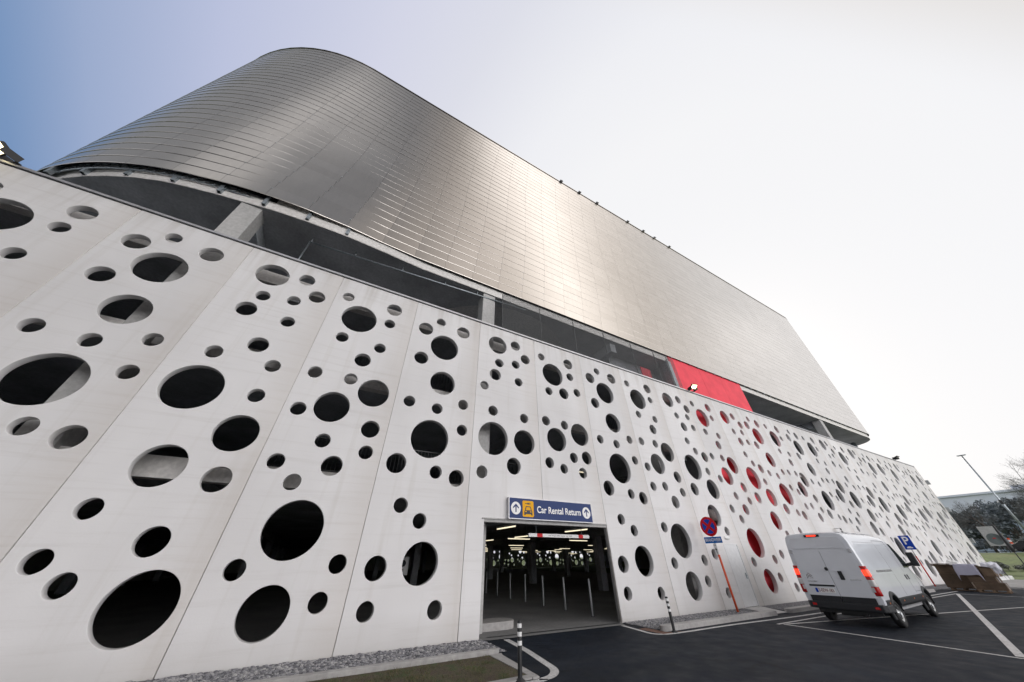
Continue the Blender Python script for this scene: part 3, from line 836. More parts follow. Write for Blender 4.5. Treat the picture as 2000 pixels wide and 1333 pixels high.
# rounded concrete island
def island_poly():
    P = []
    for i in range(13):
        a = -pi / 2 + pi * i / 12; P.append((5.02 + .42 * cos(a) + .0, 1.42 + .42 * sin(a)))
    return P + [(1.8, 1.84), (1.8, 1.0)]
b = MB(); b.prism(island_poly(), 0, .20, axis='z'); tag(b.build('traffic_island', M['kerb'], bevel=.012), kind='structure')
# small cabinet sign inside, seen through the big hole left of the entrance
t = tag(empty('notice_board', (1.95, 3.2, 1.62)), 'small white notice on a post seen through the big hole left of the entrance', 'notice')
b = MB(); b.box(-.2, .2, -.01, .01, -.26, .26); b.build('panel', M['white'], t)
b = MB(); b.tube((0, .03, -1.615), (0, .03, 1.7), .03, n=8); b.build('post', M['galv'], t)
b = MB(); disc(b, 0, .08, .10, -.016, -.0105); b.box(-.03, .03, -.016, -.0105, -.2, -.08); b.build('symbol', M['ink'], t)

# delineator bollards
def bollard(x, y, label, lean=0):
    t = tag(empty('bollard', (x, y, .0)), label, 'bollard', 'black and white bollards')
    b = MB(); b.lathe([(.0, .82), (.034, .82), (.042, .80), (.042, .02), (.042, 0)], (0, 0, 0), n=20); b.build('shaft', M['black'], t)
    for z in (.745, .625, .50):
        b = MB(); b.tube((0, 0, z - .032), (0, 0, z + .032), .0435, n=20, caps=False); b.build('reflective_band', M['white'], t)
    b = MB(); b.lathe([(.042, .05), (.06, .03), (.10, .012), (.10, 0)], (0, 0, 0), n=20); b.build('base', M['black'], t)
bollard(2.9, -3.49, 'black bollard with three white bands beside the brown grass patch'); bollard(9.16, -1.94, 'black bollard with white bands at the kerb right of the entrance')

# wall lamp and camera
t = tag(empty('wall_lamp', (16.9, 0, 2.60)), 'white oval wall lamp above the grey steel door', 'wall lamp')
b = MB(); b.lathe([(.0, -.09), (.06, -.085), (.085, -.05), (.09, -.0)], (0, 0, 0), axis='y', n=20)
for i, v in enumerate(b.v): b.v[i] = (v[0] * 2.4, v[1], v[2] * .85)
b.build('lamp_shade', M['white'], t)
b = MB(); b.box(-.2, .2, -.015, -.001, -.065, .065); b.build('back_plate', M['coping'], t)
t = tag(empty('security_camera', (29.9, 0, 3.4)), 'small white security camera on the wall above the van roof', 'camera')
b = MB(); b.tube((0, -.30, -.03), (-.32, -.42, -.07), .055, n=12); b.build('housing', M['white'], t)
b = MB(); b.tube((0, -.002, 0), (0, -.30, -.0), .025); b.build('arm', M['white'], t)
b = MB(); b.tube((-.321, -.4205, -.0701), (-.36, -.435, -.075), .05, n=12); b.build('lens', M['black'], t)
# cable dangling on the right reveal
# no stopping sign -----------------------------------------------------------
t = tag(empty('no_stopping_sign', (14.74, -.65, .0)), 'round no-stopping sign with blue plate on an orange post by the wall', 'traffic sign')
b = MB(); b.tube((0, 0, 0), (0, 0, 1.93), .042, n=14); post = b.build('post', M['orange'], t)
b = MB(); b.tube((0, 0, 1.93), (0, 0, 3.2), .038, n=12); b.build('upper_post', M['coping'], t)
fx = Matrix.Rotation(radians(-90), 4, 'Z')      # sign faces look along -x
def facing(b):
    b.v = [tuple(fx @ Vector(v)) for v in b.v]; return b
b = MB(); disc(b, 0, 2.98, .385, -.068, -.056, n=56); dd = facing(b).build('sign_disc', M['signred'], t)
def sector(a0, a1, r):
    off = .055
    am = (a0 + a1) / 2; c = (off * 1.414 * cos(am), off * 1.414 * sin(am))
    P = [c]
    d = math.asin(off / r)
    for i in range(15):
        a = a0 + d + (a1 - a0 - 2 * d) * i / 14; P.append((r * cos(a), r * sin(a)))
    return P
for q in range(4):
    b = MB(); a0 = pi / 4 + q * pi / 2
    b.prism([(x, 2.98 + z) for x, z in sector(a0, a0 + pi / 2, .285)], -.0715, -.0685); facing(b).build('blue_field', M['blue2'], dd)
b = MB(); b.box(-.40, .40, -.064, -.052, 2.34, 2.575); pl = facing(b).build('blue_plate', M['blue3'], t, bevel=.004)
T4 = Matrix.Translation((-.0655, 0, 2.457)) @ face_minus_x(0, 0, 0)
text_mesh('lettering', 'BRANDWEER', .17, M['white'], T4, pl, .0012, .002, width=.72)
b = MB(); b.box(-.075, .075, -.060, -.050, 1.92, 2.325); ap = facing(b).build('arrow_plate', M['white'], t, bevel=.003)
b = MB(); b.box(-.012, .012, -.0635, -.0605, 1.96, 2.10); b.prism([(-.045, 2.085), (.045, 2.085), (0, 2.175)], -.0640, -.0605); facing(b).build('arrow', M['ink'], ap)
text_mesh('lettering', '30 m', .07, M['ink'], Matrix.Translation((-.0615, 0, 2.26)) @ face_minus_x(0, 0, 0), ap, .0008, 0, width=.11)
# parking sign -----------------------------------------------------------------
t = tag(empty('parking_sign', (40.6, -.45, .0)), 'blue square parking sign on a red post beyond the van', 'traffic sign')
b = MB(); b.tube((0, 0, 0), (0, 0, 1.85), .042, n=12); b.build('post', M['redpost'], t)
b = MB(); b.tube((0, 0, 1.85), (0, 0, 3.1), .03, n=10); b.build('upper_post', M['coping'], t)
b = MB(); b.box(-.31, .31, -.052, -.04, 2.27, 3.2); pl = facing(b).build('sign_plate', M['blue2'], t, bevel=.003)
text_mesh('lettering', 'P', .72, M['white'], Matrix.Translation((-.0535, 0, 2.84)) @ face_minus_x(0, 0, 0), pl, .0012, .012)
b = MB(); b.prism([(-.17 + x, 2.36 + z) for x, z in [(0, 0), (0, .06), (.05, .07), (.09, .12), (.22, .12), (.27, .07), (.33, .06), (.33, 0)]], -.0555, -.0525); facing(b).build('car_symbol', M['white'], pl)

# ------------------------------------------------------------------ the van
VH = 2.52
VP = [(0, .14), (.03, .03), (.10, .0), (.26, .0), (.36, .010), (.50, .026), (.62, .044), (.74, .066), (.84, .092), (.90, .115), (.945, .148), (.975, .20), (.992, .28), (1.0, .42)]
def v_inset(z, zb=.45, zr=VH):
    f = max(0, min(1, (z - zb) / (zr - zb)))
    for (a, ia), (b_, ib) in zip(VP, VP[1:]):
        if f <= b_: return ia + (ib - ia) * (f - a) / (b_ - a)
    return VP[-1][1]
STA = [(.055, .99, .47, 2.465), (.07, 1.008, .46, 2.495), (.11, 1.02, .45, 2.515), (.22, 1.025, .45, 2.52), (.9, 1.025, .45, 2.525), (2.0, 1.025, .45, 2.525), (3.2, 1.025, .45, 2.52), (3.95, 1.025, .45, 2.50), (4.35, 1.02, .45, 2.455), (4.55, 1.015, .45, 2.39),
       (4.62, 1.015, .45, 2.345), (5.35, .99, .45, 1.52), (5.45, .985, .45, 1.45), (5.75, .96, .45, 1.26), (5.90, .93, .45, 1.10), (5.98, .88, .45, .92), (6.0, .84, .47, .70)]
def v_y(x, z):
    """half width of the body side at (x, z)"""
    for (xa, wa, *_), (xb, wb, *_) in zip(STA, STA[1:]):
        if xa <= x <= xb: w = wa + (wb - wa) * (x - xa) / (xb - xa); break
    else: w = STA[0][1] if x < STA[0][0] else STA[-1][1]
    return w - v_inset(z)
def section(x, w, zb, zr):
    half = []
    for f, ins in VP:
        z = zb + f * (zr - zb)
        # tumblehome follows absolute height; roof rounding follows the local roof
        i_abs = v_inset(z) if f < .84 else max(v_inset(min(z, VH)), ins * (1 if zr > 2.3 else .8))
        half.append((x, -(w - i_abs), z))
    half = half + [(x, -(w - .42) * .5, zr + .012), (x, 0, zr + .018)]
    left = [(x, -y, z) for x, y, z in half[-2::-1]]
    return half + left
van = tag(empty('delivery_van', (14.82, -4.29, 0), radians(3.0)), 'white panel van with lit red tail lights parked across the marked bay', 'van')
b = MB()
rows = [section(*s) for s in STA]
b.grid(rows, 0, sm=True)
b.face(rows[0][::-1], 0); b.face(rows[-1], 0)
for r0, r1 in zip(rows, rows[1:]): b.face([r0[0], r0[-1], r1[-1], r1[0]], 0)
body = b.build('body', [M['paint'], M['seam']], van)
AX = (1.03, 5.065); WR = .355
def cut(obj, cyls):
    c = MB()
    for x, r in cyls:
        for s in (-1, 1):
            P = [(x + r * cos(2 * pi * i / 40), .36 + r * sin(2 * pi * i / 40)) for i in range(40)]
            c.prism(P, s * .62, s * 1.3)
    co = c.build('cutter', M['seam']); co.parent = obj.parent; m = obj.modifiers.new('cut', 'BOOLEAN'); m.object = co; m.operation = 'DIFFERENCE'; m.solver = 'EXACT'; m.material_mode = 'TRANSFER'
    bpy.context.view_layer.update(); me = eval_mesh(obj); obj.modifiers.clear(); obj.data = me; bpy.data.objects.remove(co)
cut(body, [(AX[0], .44), (AX[1], .44)])
for p in body.data.polygons:
    p.use_smooth = True
try: body.data.set_sharp_from_angle(angle=radians(35))
except Exception: pass

def side_patch(b, poly, side, out=.004, thick=.02, mi=0, nx=1):
    """polygon given in (x, z) laid on the curved body side"""
    F = [(x, side * (v_y(x, z) + out), z) for x, z in poly]; B = [(x, side * (v_y(x, z) + out - thick), z) for x, z in poly]
    if side > 0: F = F[::-1]; B = B[::-1]
    b.face(F, mi); k = len(F)
    for i in range(k): b.face([F[i], B[i], B[(i + 1) % k], F[(i + 1) % k]], mi)
def side_strip(b, x0, x1, z0, z1, side, out, mi=0, n=14, vert=False):
    if vert:
        m = 12
        for i in range(m):
            za, zb_ = z0 + (z1 - z0) * i / m, z0 + (z1 - z0) * (i + 1) / m
            side_patch(b, [(x0, za), (x1, za), (x1, zb_), (x0, zb_)], side, out, .015, mi)
    else:
        m = max(1, int((z1 - z0) / .035))
        for i in range(n):
            xa, xb = x0 + (x1 - x0) * i / n, x0 + (x1 - x0) * (i + 1) / n
            for q in range(m):
                za, zc = z0 + (z1 - z0) * q / m, z0 + (z1 - z0) * (q + 1) / m
                side_patch(b, [(xa, za), (xb, za), (xb, zc), (xa, zc)], side, out, .02, mi)
for side in (-1, 1):
    b = MB()                      # shut lines of cab door, sliding door, panels
    for x, z0, z1 in ((3.92, .72, 2.30), (2.62, .72, 2.30), (5.02, .78, 1.42)): side_strip(b, x, x + .010, z0, z1, side, .0012, vert=True)
    side_strip(b, 2.62, 3.92, 2.295, 2.305, side, .0012); side_strip(b, .45, 2.6, 2.225, 2.232, side, .0012)
    side_strip(b, 3.95, 5.02, .775, .784, side, .0012)
    b.build('panel_gap', M['seam'], van, weld=False)
    for x0, x1, z0, z1, o_ in ((.30, 3.90, 1.30, 1.335, .010), (.32, 3.88, .985, 1.0, .007), (.45, 3.75, 2.15, 2.175, .008), (3.96, 5.0, 1.02, 1.035, .007)):
        b = MB(); side_strip(b, x0, x1, z0, z1, side, o_); b.build('belt_moulding', M['paint'], van, weld=False)
    b = MB(); side_strip(b, .95, 2.58, 1.385, 1.43, side, .006); rail = b.build('door_rail', M['seam'], van, weld=False)
    b = MB(); side_strip(b, .96, 2.57, 1.40, 1.416, side, .009); b.build('rail_insert', M['coping'], rail, weld=False)
    b = MB()
    for q in range(14):
        za, zc = 1.46 + .76 * q / 14, 1.46 + .76 * (q + 1) / 14
        xr = lambda z: 5.24 - (z - 1.46) * .90 if z > 1.49 else 5.20
        for u in range(6):
            f0, f1 = u / 6, (u + 1) / 6
            side_patch(b, [(4.36 + (xr(za) - 4.36) * f0, za), (4.36 + (xr(za) - 4.36) * f1, za), (4.36 + (xr(zc) - 4.36) * f1, zc), (4.36 + (xr(zc) - 4.36) * f0, zc)], side, .007)
    b.build('side_window', M['glass'], van)
    b = MB(); side_patch(b, [(3.72, 1.12), (3.84, 1.12), (3.84, 1.26), (3.72, 1.26)], side, .012, .03); b.build('door_handle', M['bodyblack'], van, bevel=.008)
    b = MB(); side_patch(b, [(4.02, 1.12), (4.14, 1.12), (4.14, 1.26), (4.02, 1.26)], side, .012, .03); b.build('door_handle', M['bodyblack'], van, bevel=.008)
    b = MB()                      # grey plastic flank
    for x0, x1 in ((1.50, 4.60), (.16, .56), (5.53, 5.9)): side_strip(b, x0, x1, .46, .70, side, .014)
    b.build('side_cladding', M['bodyblack'], van, weld=False)
    b = MB(); side_strip(b, 1.56, 4.55, .37, .462, side, -.01); b.build('sill', M['coping'], van, weld=False)
    for x in (.40, 1.95, 3.15, 4.35):
        b = MB(); side_strip(b, x, x + .075, .60, .635, side, .020, n=1); b.build('marker_lamp', M['amber'], van)
    for ax in AX:                 # wheel arch flares
        b = MB(); n = 26; rows_ = []
        for r, o in ((.425, -.05), (.43, .035), (.46, .045), (.525, .030), (.535, -.01)):
            rows_.append([(ax + r * cos(-.28 + (pi + .56) * i / n), side * (v_y(ax, max(.47, min(.9, .36 + r * sin(-.28 + (pi + .56) * i / n)))) + o), .36 + r * sin(-.28 + (pi + .56) * i / n)) for i in range(n + 1)])
        b.grid(rows_, 0); b.build('wheel_arch', M['bodyblack'], van)
        b = MB()                  # dark inner arch
        rr = [[(ax + .445 * cos(pi * i / 20), side * yy, .36 + .445 * sin(pi * i / 20)) for i in range(21)] for yy in (.6, 1.0)]
        b.grid(rr, 0); b.build('arch_liner', M['black'], van)
    # mirror
    b = MB()
    prof = [(0, 0), (.06, .0), (.10, .06), (.11, .36), (.07, .44), (.0, .45), (-.04, .40), (-.05, .05)]
    b.prism([(5.12 + a, 1.50 + c) for a, c in prof], side * 1.12, side * 1.32); b.tube((5.10, side * .98, 1.54), (5.12, side * 1.16, 1.58), .055, n=8)
    mir = b.build('mirror', M['bodyblack'], van, bevel=.025)
    b = MB(); b.prism([(side * 1.15, 1.56), (side * 1.295, 1.56), (side * 1.295, 1.90), (side * 1.15, 1.90)], 5.058, 5.064, axis='x'); 
    b.v = [(v[0], v[1], v[2]) for v in b.v]; b.build('mirror_glass', M['glass'], mir)
    # tail lights wrap round the rear corner
    def tl(z0, z1, out):
        bb = MB()
        rws = []
        for i in range(9):
            z = z0 + (z1 - z0) * i / 8; yb = v_y(.12, z)
            lean = .06 * (z - .80)
            rws.append([(.048 - out, side * (yb - .135 + lean * .3), z), (.035 - out, side * (yb - .03), z), (.06, side * (yb + .012 + out), z), (.16, side * (yb + .014 + out), z), (.235 - lean, side * (yb + .006 + out * .5), z), (.235 - lean, side * (yb - .03), z)])
        bb.grid(rws, 0); bb.face(rws[0]); bb.face(rws[-1])
        return bb
    lamp = tl(.80, 1.56, .004).build('tail_light', M['lamp_red'], van)
    tl(1.30, 1.46, .009).build('lit_lens', M['lamp_on'], lamp)
    tl(1.03, 1.20, .009).build('reversing_lens', M['lamp_clear'], lamp)
    b = MB(); b.box(-.055, -.046, side * .80 - .055, side * .80 + .055, .475, .535); b.build('reflector', M['lamp_red'], van)
    # hinges
    for z in (.95, 1.98):
        b = MB(); b.box(.02, .07, side * (v_y(.1, z) - .10) - .035, side * (v_y(.1, z) - .10) + .035, z - .06, z + .06); b.build('hinge', M['coping'], van, bevel=.008)
    # rear doors: two leaves
    b = MB()
    def leaf(z): return v_y(.1, z) - .125
    zs = [.74, .9, 1.1, 1.3, 1.5, 1.75, 2.0, 2.2, 2.33, 2.38]
    rws = [[(.030 + .028 * max(0, (z - 1.5)), side * .006, z), (.028 + .028 * max(0, (z - 1.5)), side * (leaf(z) - .05), z), (.036 + .028 * max(0, z - 1.5), side * leaf(z), z)] for z in zs]
    b.grid(rws, 0, sm=False)
    b.grid([[(p[2][0], p[2][1], p[2][2]) for p in rws], [(p[2][0] + .05, p[2][1], p[2][2]) for p in rws]], 0, sm=False)
    b.grid([[p[0] for p in rws], [(p[0][0] + .05, p[0][1], p[0][2]) for p in rws]], 0, sm=False)
    for q in (rws[0], rws[-1]): b.grid([q, [(x + .05, y, z) for x, y, z in q]], 0, sm=False)
    door = b.build('rear_door', M['paint'], van)
    b = MB(); b.box(.0165, .03, min(side * .06, side * .74), max(side * .06, side * .74), 1.135, 1.15); b.box(.0225, .04, min(side * .06, side * .72), max(side * .06, side * .72), 2.06, 2.075)
    b.box(.0165, .03, min(side * .06, side * .80), max(side * .06, side * .80), 1.415, 1.43); b.build('door_moulding', M['paint'], door)
    b = MB(); b.box(.012, .035, min(side * .008, side * .845), max(side * .008, side * .845), .56, .742); b.build('door_trim', M['bodyblack'], door)
    for ax in AX:
        w = tag(bpy.data.objects.new('wheel', None)); COL.objects.link(w); w.parent = van
        y1 = side * .985; y0 = side * .77
        b = MB(); s_ = side
        b.lathe([(.20, y0), (.30, y0), (.345, y0 + s_ * .03), (WR, y0 + s_ * .06), (WR, y1 - s_ * .06), (.345, y1 - s_ * .025), (.30, y1), (.215, y1 - s_ * .004), (.205, y1 - s_ * .03)], (ax, 0, WR), axis='y', n=40)
        b.build('tyre', M['rubber'], w)
        b = MB(); b.lathe([(.206, y1 - s_ * .012), (.195, y1 - s_ * .02), (.185, y1 - s_ * .06), (.06, y1 - s_ * .03), (.055, y1 - s_ * .005), (0, y1 - s_ * .004)], (ax, 0, WR), axis='y', n=40)
        b.build('rim', M['rim'], w)
        b = MB()
        for k in range(12):
            a = 2 * pi * k / 12; c_, s2 = cos(a), sin(a)
            R_ = Matrix.Translation((ax, 0, WR)) @ Matrix.Rotation(a, 4, 'Y')
            b.box(.10, .155, min(y1 - s_ * .052, y1 - s_ * .028), max(y1 - s_ * .052, y1 - s_ * .028), -.016, .016, 0, R_)
        b.build('rim_hole', M['black'], w)
# rear details
b = MB(); b.box(.012, .034, .025, .74, .985, 1.035); b.build('plate_lamp_bar', M['bodyblack'], van, bevel=.008)
b = MB(); b.box(.016, .030, .08, .62, .815, .945); plt = b.build('licence_plate', M['white'], van, bevel=.003)
b = MB(); b.box(.0135, .0157, .545, .615, .82, .94); b.build('country_band', M['blue2'], plt)
text_mesh('lettering', '2-EEW-183', .125, M['plate_ink'], Matrix.Translation((.0148, .315, .88)) @ face_minus_x(0, 0, 0), plt, .0007, .001, width=.42)
b = MB()
for dz in (0, .062):
    b.prism([(.62 + x, 1.235 + dz + z) for x, z in [(-.085, -.05), (0, .03), (.085, -.05), (.085, -.015), (0, .068), (-.085, -.015)]], .0145, .029, axis='x')
b.build('badge', M['chrome'], van)
text_mesh('badge_lettering', 'CITROËN', .05, M['chrome'], Matrix.Translation((.0165, .60, 1.115)) @ face_minus_x(0, 0, 0), van, .001, .0, width=.26)
text_mesh('badge_lettering', 'JUMPER', .05, M['chrome'], Matrix.Translation((.0165, -.62, 1.185)) @ face_minus_x(0, 0, 0), van, .001, .0, width=.30)
b = MB(); b.lathe([(.0, .0), (.045, .002), (.055, .03)], (0, 0, 0), axis='x', n=20); o = b.build('door_lock', M['black'], van); o.location = (.008, .035, 1.47)
b = MB(); b.box(.006, .03, -.35, -.235, 1.18, 1.42); hd = b.build('rear_handle', M['bodyblack'], van, bevel=.014)
b = MB(); b.box(.02, .12, -.23, .23, 2.405, 2.475); hb = b.build('high_brake_light', M['bodyblack'], van, bevel=.012)
b = MB(); b.box(.012, .0195, -.14, .14, 2.42, 2.46); b.build('lit_lens', M['lamp_on'], hb)
b = MB(); b.face([(.05, -.006, z) for z in ()] or [(.040, -.005, .75), (.040, .005, .75), (.06, .005, 2.38), (.06, -.005, 2.38)]); b.build('panel_gap', M['seam'], van)
# rear bumper
b = MB()
P = [(.55, -1.045), (.25, -1.045), (.08, -1.02), (-.02, -.93), (-.045, -.75), (-.045, .75), (-.02, .93), (.08, 1.02), (.25, 1.045), (.55, 1.045), (.55, .9), (.15, .85), (.15, -.85), (.55, -.9)]
b.prism(P, .40, .585, axis='z'); b.build('rear_bumper', M['bodyblack'], van, bevel=.03)
b = MB(); b.box(.12, .2, -.8, .8, .30, .42); b.tube((.35, -.45, .30), (.02, -.45, .30), .035, n=10); b.tube((1.03, -.8, .34), (1.03, .8, .34), .06, n=10); b.box(.4, 5.6, -.5, -.38, .30, .46); b.box(.4, 5.6, .38, .5, .30, .46); b.box(.3, .7, -.3, .3, .24, .34)
b.build('chassis', M['black'], van)
# windscreen and front
b = MB()
ws = [section(*STA[10]), section(*STA[11])]
a_, c_ = ws
idx = [i for i in range(len(a_)) if 9 <= i <= len(a_) - 10]
nrm = Vector((.75, 0, .66)) * .008
b.grid([[Vector(a_[i]) * .96 + Vector(c_[i]) * .04 + nrm for i in idx], [Vector(a_[i]) * .04 + Vector(c_[i]) * .96 + nrm for i in idx]], 0); b.build('windscreen', M['glass'], van)
b = MB(); b.prism([(5.60, -.97), (5.86, -.93), (6.02, -.75), (6.04, 0), (6.02, .75), (5.86, .93), (5.60, .97), (5.6, 0)], .32, .72, axis='z'); b.build('front_bumper', M['bodyblack'], van, bevel=.03)
for s in (-1, 1):
    b = MB(); b.prism([(5.62, .98), (5.93, .98), (5.90, 1.10), (5.66, 1.24)], s * .74, s * .95); b.build('headlight', M['lamp_clear'], van, bevel=.02)
b = MB()
for k in range(5): b.box(.5 + .8 * k, .9 + .8 * k, -.7, .7, 2.528, 2.540)
b.build('roof_rib', M['paint'], van, bevel=.005)

# ------------------------------------------------------------------ pallets of cardboard beyond the van
def pallet(loc, rz, label):
    t = tag(empty('pallet', loc, rz), label, 'pallet')
    b = MB()
    for y in (-.38, 0, .38): b.box(-.6, .6, y - .05, y + .05, 0, .022)
    for x in (-.53, 0, .53):
        for y in (-.38, 0, .38): b.box(x - .06, x + .06, y - .05, y + .05, .022, .10)
    for x in (-.53, 0, .53): b.box(x - .06, x + .06, -.43, .43, .10, .122)
    b.build('base', M['wood'], t)
    b = MB()
    for i in range(6): y = -.37 + i * .148; b.box(-.6, .6, y - .055, y + .055, .122, .144)
    b.build('deck_board', M['wood'], t)
PZ = (36.3, -2.2)
def carton(loc, rz, sx, sy, sz, mat, label, open_top=False, group=None):
    t = tag(empty('cardboard_box', loc, rz), label, 'box', group)
    b = MB()
    def jig(): return random.uniform(-.015, .015)
    c = [(-sx + jig(), -sy + jig()), (sx + jig(), -sy + jig()), (sx + jig(), sy + jig()), (-sx + jig(), sy + jig())]
    b.prism(c, 0, sz, axis='z'); b.build('carton', mat, t, bevel=.012)
    b = MB(); b.box(-.03, .03, -sy - .012, sy + .012, .02, sz + .006); b.build('tape', M['film'], t)
    if open_top:
        b = MB()
        for s in (-1, 1):
            b.face([(-sx, s * sy, sz), (sx, s * sy, sz), (sx, s * (sy + .16), sz + .10), (-sx, s * (sy + .18), sz + .06)])
        b.face([(-sx, -sy, sz), (-sx, sy, sz), (-sx - .14, sy, sz + .14), (-sx - .12, -sy, sz + .05)])
        b.build('flap', mat, t, recalc=False)
pallet((36.55, -3.85, 0), radians(93), 'wooden pallet under the right part of the cardboard pile')
pallet((37.35, -2.55, 0), radians(93), 'wooden pallet under the left part of the cardboard pile')
carton((37.3, -2.45, .145), radians(3), .46, .58, .72, M['card'], 'large brown carton at the bottom left of the pallet pile')
carton((37.3, -2.42, .87), radians(6), .44, .55, .40, M['card2'], 'open brown carton on top at the left end of the pallet pile', True)
carton((36.6, -3.85, .145), radians(2), .45, .60, .34, M['card'], 'flat brown carton at the bottom right of the pallet pile')
carton((36.6, -3.75, .49), radians(-3), .43, .56, .30, M['card'], 'flat brown carton in the middle of the right pallet')
carton((36.65, -3.45, .795), radians(5), .40, .40, .55, M['card2'], 'brown carton under the pale wrapping sheet')
carton((36.5, -4.2, .795), radians(-8), .36, .26, .40, M['card2'], 'small brown carton at the right end of the pallet pile', True)
# flattened boards stacked on the left carton
t = tag(empty('flattened_cartons', (37.1, -2.1, 1.3), radians(8)), 'stack of flattened cartons lying on the left carton', 'cardboard')
for i in range(5):
    b = MB(); R_ = Matrix.Rotation(radians(random.uniform(-5, 5)), 4, 'Z') @ Matrix.Rotation(radians(random.uniform(-3, 3)), 4, 'X')
    b.box(-.45, .45, -.5, .35, i * .03, i * .03 + .014, 0, R_); b.build('board', M['card2' if i % 2 else 'card'], t)
def drape(name, label, cat, loc, sx, sy, h, mat, amp):
    b = MB(); n = 26; rws = []
    for i in range(n + 1):
        row = []
        for j in range(n + 1):
            u, v = -1 + 2 * i / n, -1 + 2 * j / n
            x, y = u * sx, v * sy
            over = max(0, abs(u) - .72) / .28; over2 = max(0, abs(v) - .72) / .28
            z = h - (over ** 1.6) * .55 - (over2 ** 1.6) * .32 + amp * noise.noise(Vector((x * 5, y * 5, sx * 9)))
            x *= 1 - .16 * over ** 1.2; y *= 1 - .12 * over2
            row.append((x + amp * .5 * noise.noise(Vector((y * 6, z * 6, 3))), y, z))
        rws.append(row)
    b.grid(rws, 0); o = b.build(name, mat); o.location = loc; return tag(o, label, cat)
drape('wrapping_sheet', 'pale lilac wrapping sheet draped over the cartons', 'sheet', (36.6, -3.35, 1.37), .66, .56, .03, M['lilac'], .03)
drape('plastic_film', 'crumpled clear plastic film bundled at the right end of the pallet pile', 'plastic', (36.7, -4.35, 1.28), .5, .38, .16, M['film'], .16)
drape('foam_sheet', 'crumpled white foil lying on top of the left carton', 'plastic', (37.35, -2.75, 1.44), .42, .35, .08, M['white'], .15)

# ------------------------------------------------------------------ land beyond the forecourt
b = MB(); xs = [41.6, 44, 50, 58, 66, 72, 78, 84, 90, 96, 110, 130, 200, 500, 2500]
def land(x, y):
    f = max(0, min(1, (x - 64) / 27)); f = f * f * (3 - 2 * f)
    return .01 + 2.3 * f + (.15 * noise.noise(Vector((x * .12, y * .12, 1))) if 50 < x < 94 else 0)
ys = [-900, -300, -120, -60, -40, -30, -24, -18, -14, -10, -7, -5, -3, -1, 1, 3, 6, 10, 16, 24, 40, 90, 300, 900]
b.grid([[(x, y, land(x, y)) for y in ys] for x in xs], 0, sm=True)
tag(b.build('grass_field', M['field']), kind='structure')
b = MB(); b.box(41.6, 41.8, -60, -.2, -.1, .09); tag(b.build('kerb', M['kerb']), kind='structure')
sheet('road', rect(95.0, 106, -300, 200), 2.46, M['road'])
sheet('road', rect(42.5, 57, -9.0, -.6), .06, M['kerb'])
b = MB(); b.prism([(56.8 + 3.0 * cos(2 * pi * i / 24), -1.4 + .32 * sin(2 * pi * i / 24)) for i in range(24)], .0, .28, axis='z'); tag(b.build('traffic_island', M['white'], bevel=.05), kind='structure')

def leafy(name, label, cat, group, loc, rx, ry, h, trunk_h, n, mat, size, trunk_r=.18, lobes=7):
    t = tag(empty(name, loc), label, cat, group)
    rnd = random.Random(int(loc[0] * 13 + loc[1] * 71))
    b = MB()
    b.tube((0, 0, 0), (0, 0, trunk_h + h * .3), trunk_r, trunk_r * .5, n=8)
    L = []
    for i in range(lobes):
        a = rnd.random() * 6.28; d = rnd.random() ** .5 * .62
        zc = trunk_h + h * rnd.uniform(.2, .82); L.append((rx * d * cos(a), ry * d * sin(a), zc, rnd.uniform(.35, .6)))
        b.tube((0, 0, trunk_h * .8), (L[-1][0], L[-1][1], zc), trunk_r * .4, trunk_r * .12, n=5)
    b.build('trunk', M['bark'], t)
    b = MB()
    for i in range(n):
        cx, cy, cz, s = L[rnd.randrange(len(L))]
        d = Vector((rnd.gauss(0, 1), rnd.gauss(0, 1), rnd.gauss(0, 1))).normalized() * (rnd.random() ** .33)
        p = Vector((cx + d.x * rx * s, cy + d.y * ry * s, cz + d.z * h * s * .5))
        if p.z < trunk_h * .6: continue
        u = Vector((rnd.gauss(0, 1), rnd.gauss(0, 1), rnd.gauss(0, 1))).normalized(); w = u.orthogonal().normalized()
        k = size * rnd.uniform(.5, 1.3)
        b.face([p - u * k, p - w * k * .6, p + u * k, p + w * k * .6])
    b.build('crown', mat, t, weld=False, recalc=False)
    return t
rr = random.Random(5)
G1 = 'dark trees beyond the road'
for i in range(11):
    y = 16 - i * 4.1 + rr.uniform(-1, 1); x = 136 + rr.uniform(-6, 12)
    leafy('tree', 'dark evergreen tree standing in the row beyond the road', 'tree', G1, (x, y, 2.3), rr.uniform(3.2, 4.6), rr.uniform(3.2, 4.6), rr.uniform(6.5, 9.0), 1.6, 2600, M['leaf_dark'], .34, .25, 9)
for i in range(14):
    y = 15 - i * 2.4 + rr.uniform(-.6, .6); x = 115 + rr.uniform(-4, 5)
    leafy('shrub', 'low dark shrub growing along the far side of the road', 'shrub', 'shrubs beyond the road', (x, y, 2.3), 1.9, 1.9, rr.uniform(2.2, 3.6), .2, 700, M['leaf_mid' if i % 3 else 'leaf_dark'], .22, .07, 5)
for i in range(6):
    y = 1.6 - i * 1.5; x = 72 + rr.uniform(-1, 2)
    leafy('hedge_shrub', 'low brown-green hedge shrub at the foot of the grass bank', 'shrub', 'hedge shrubs at the foot of the bank', (x, y, land(x, y) - .02), .9, .9, .75, .05, 420, M['leaf_mid'], .11, .03, 4)

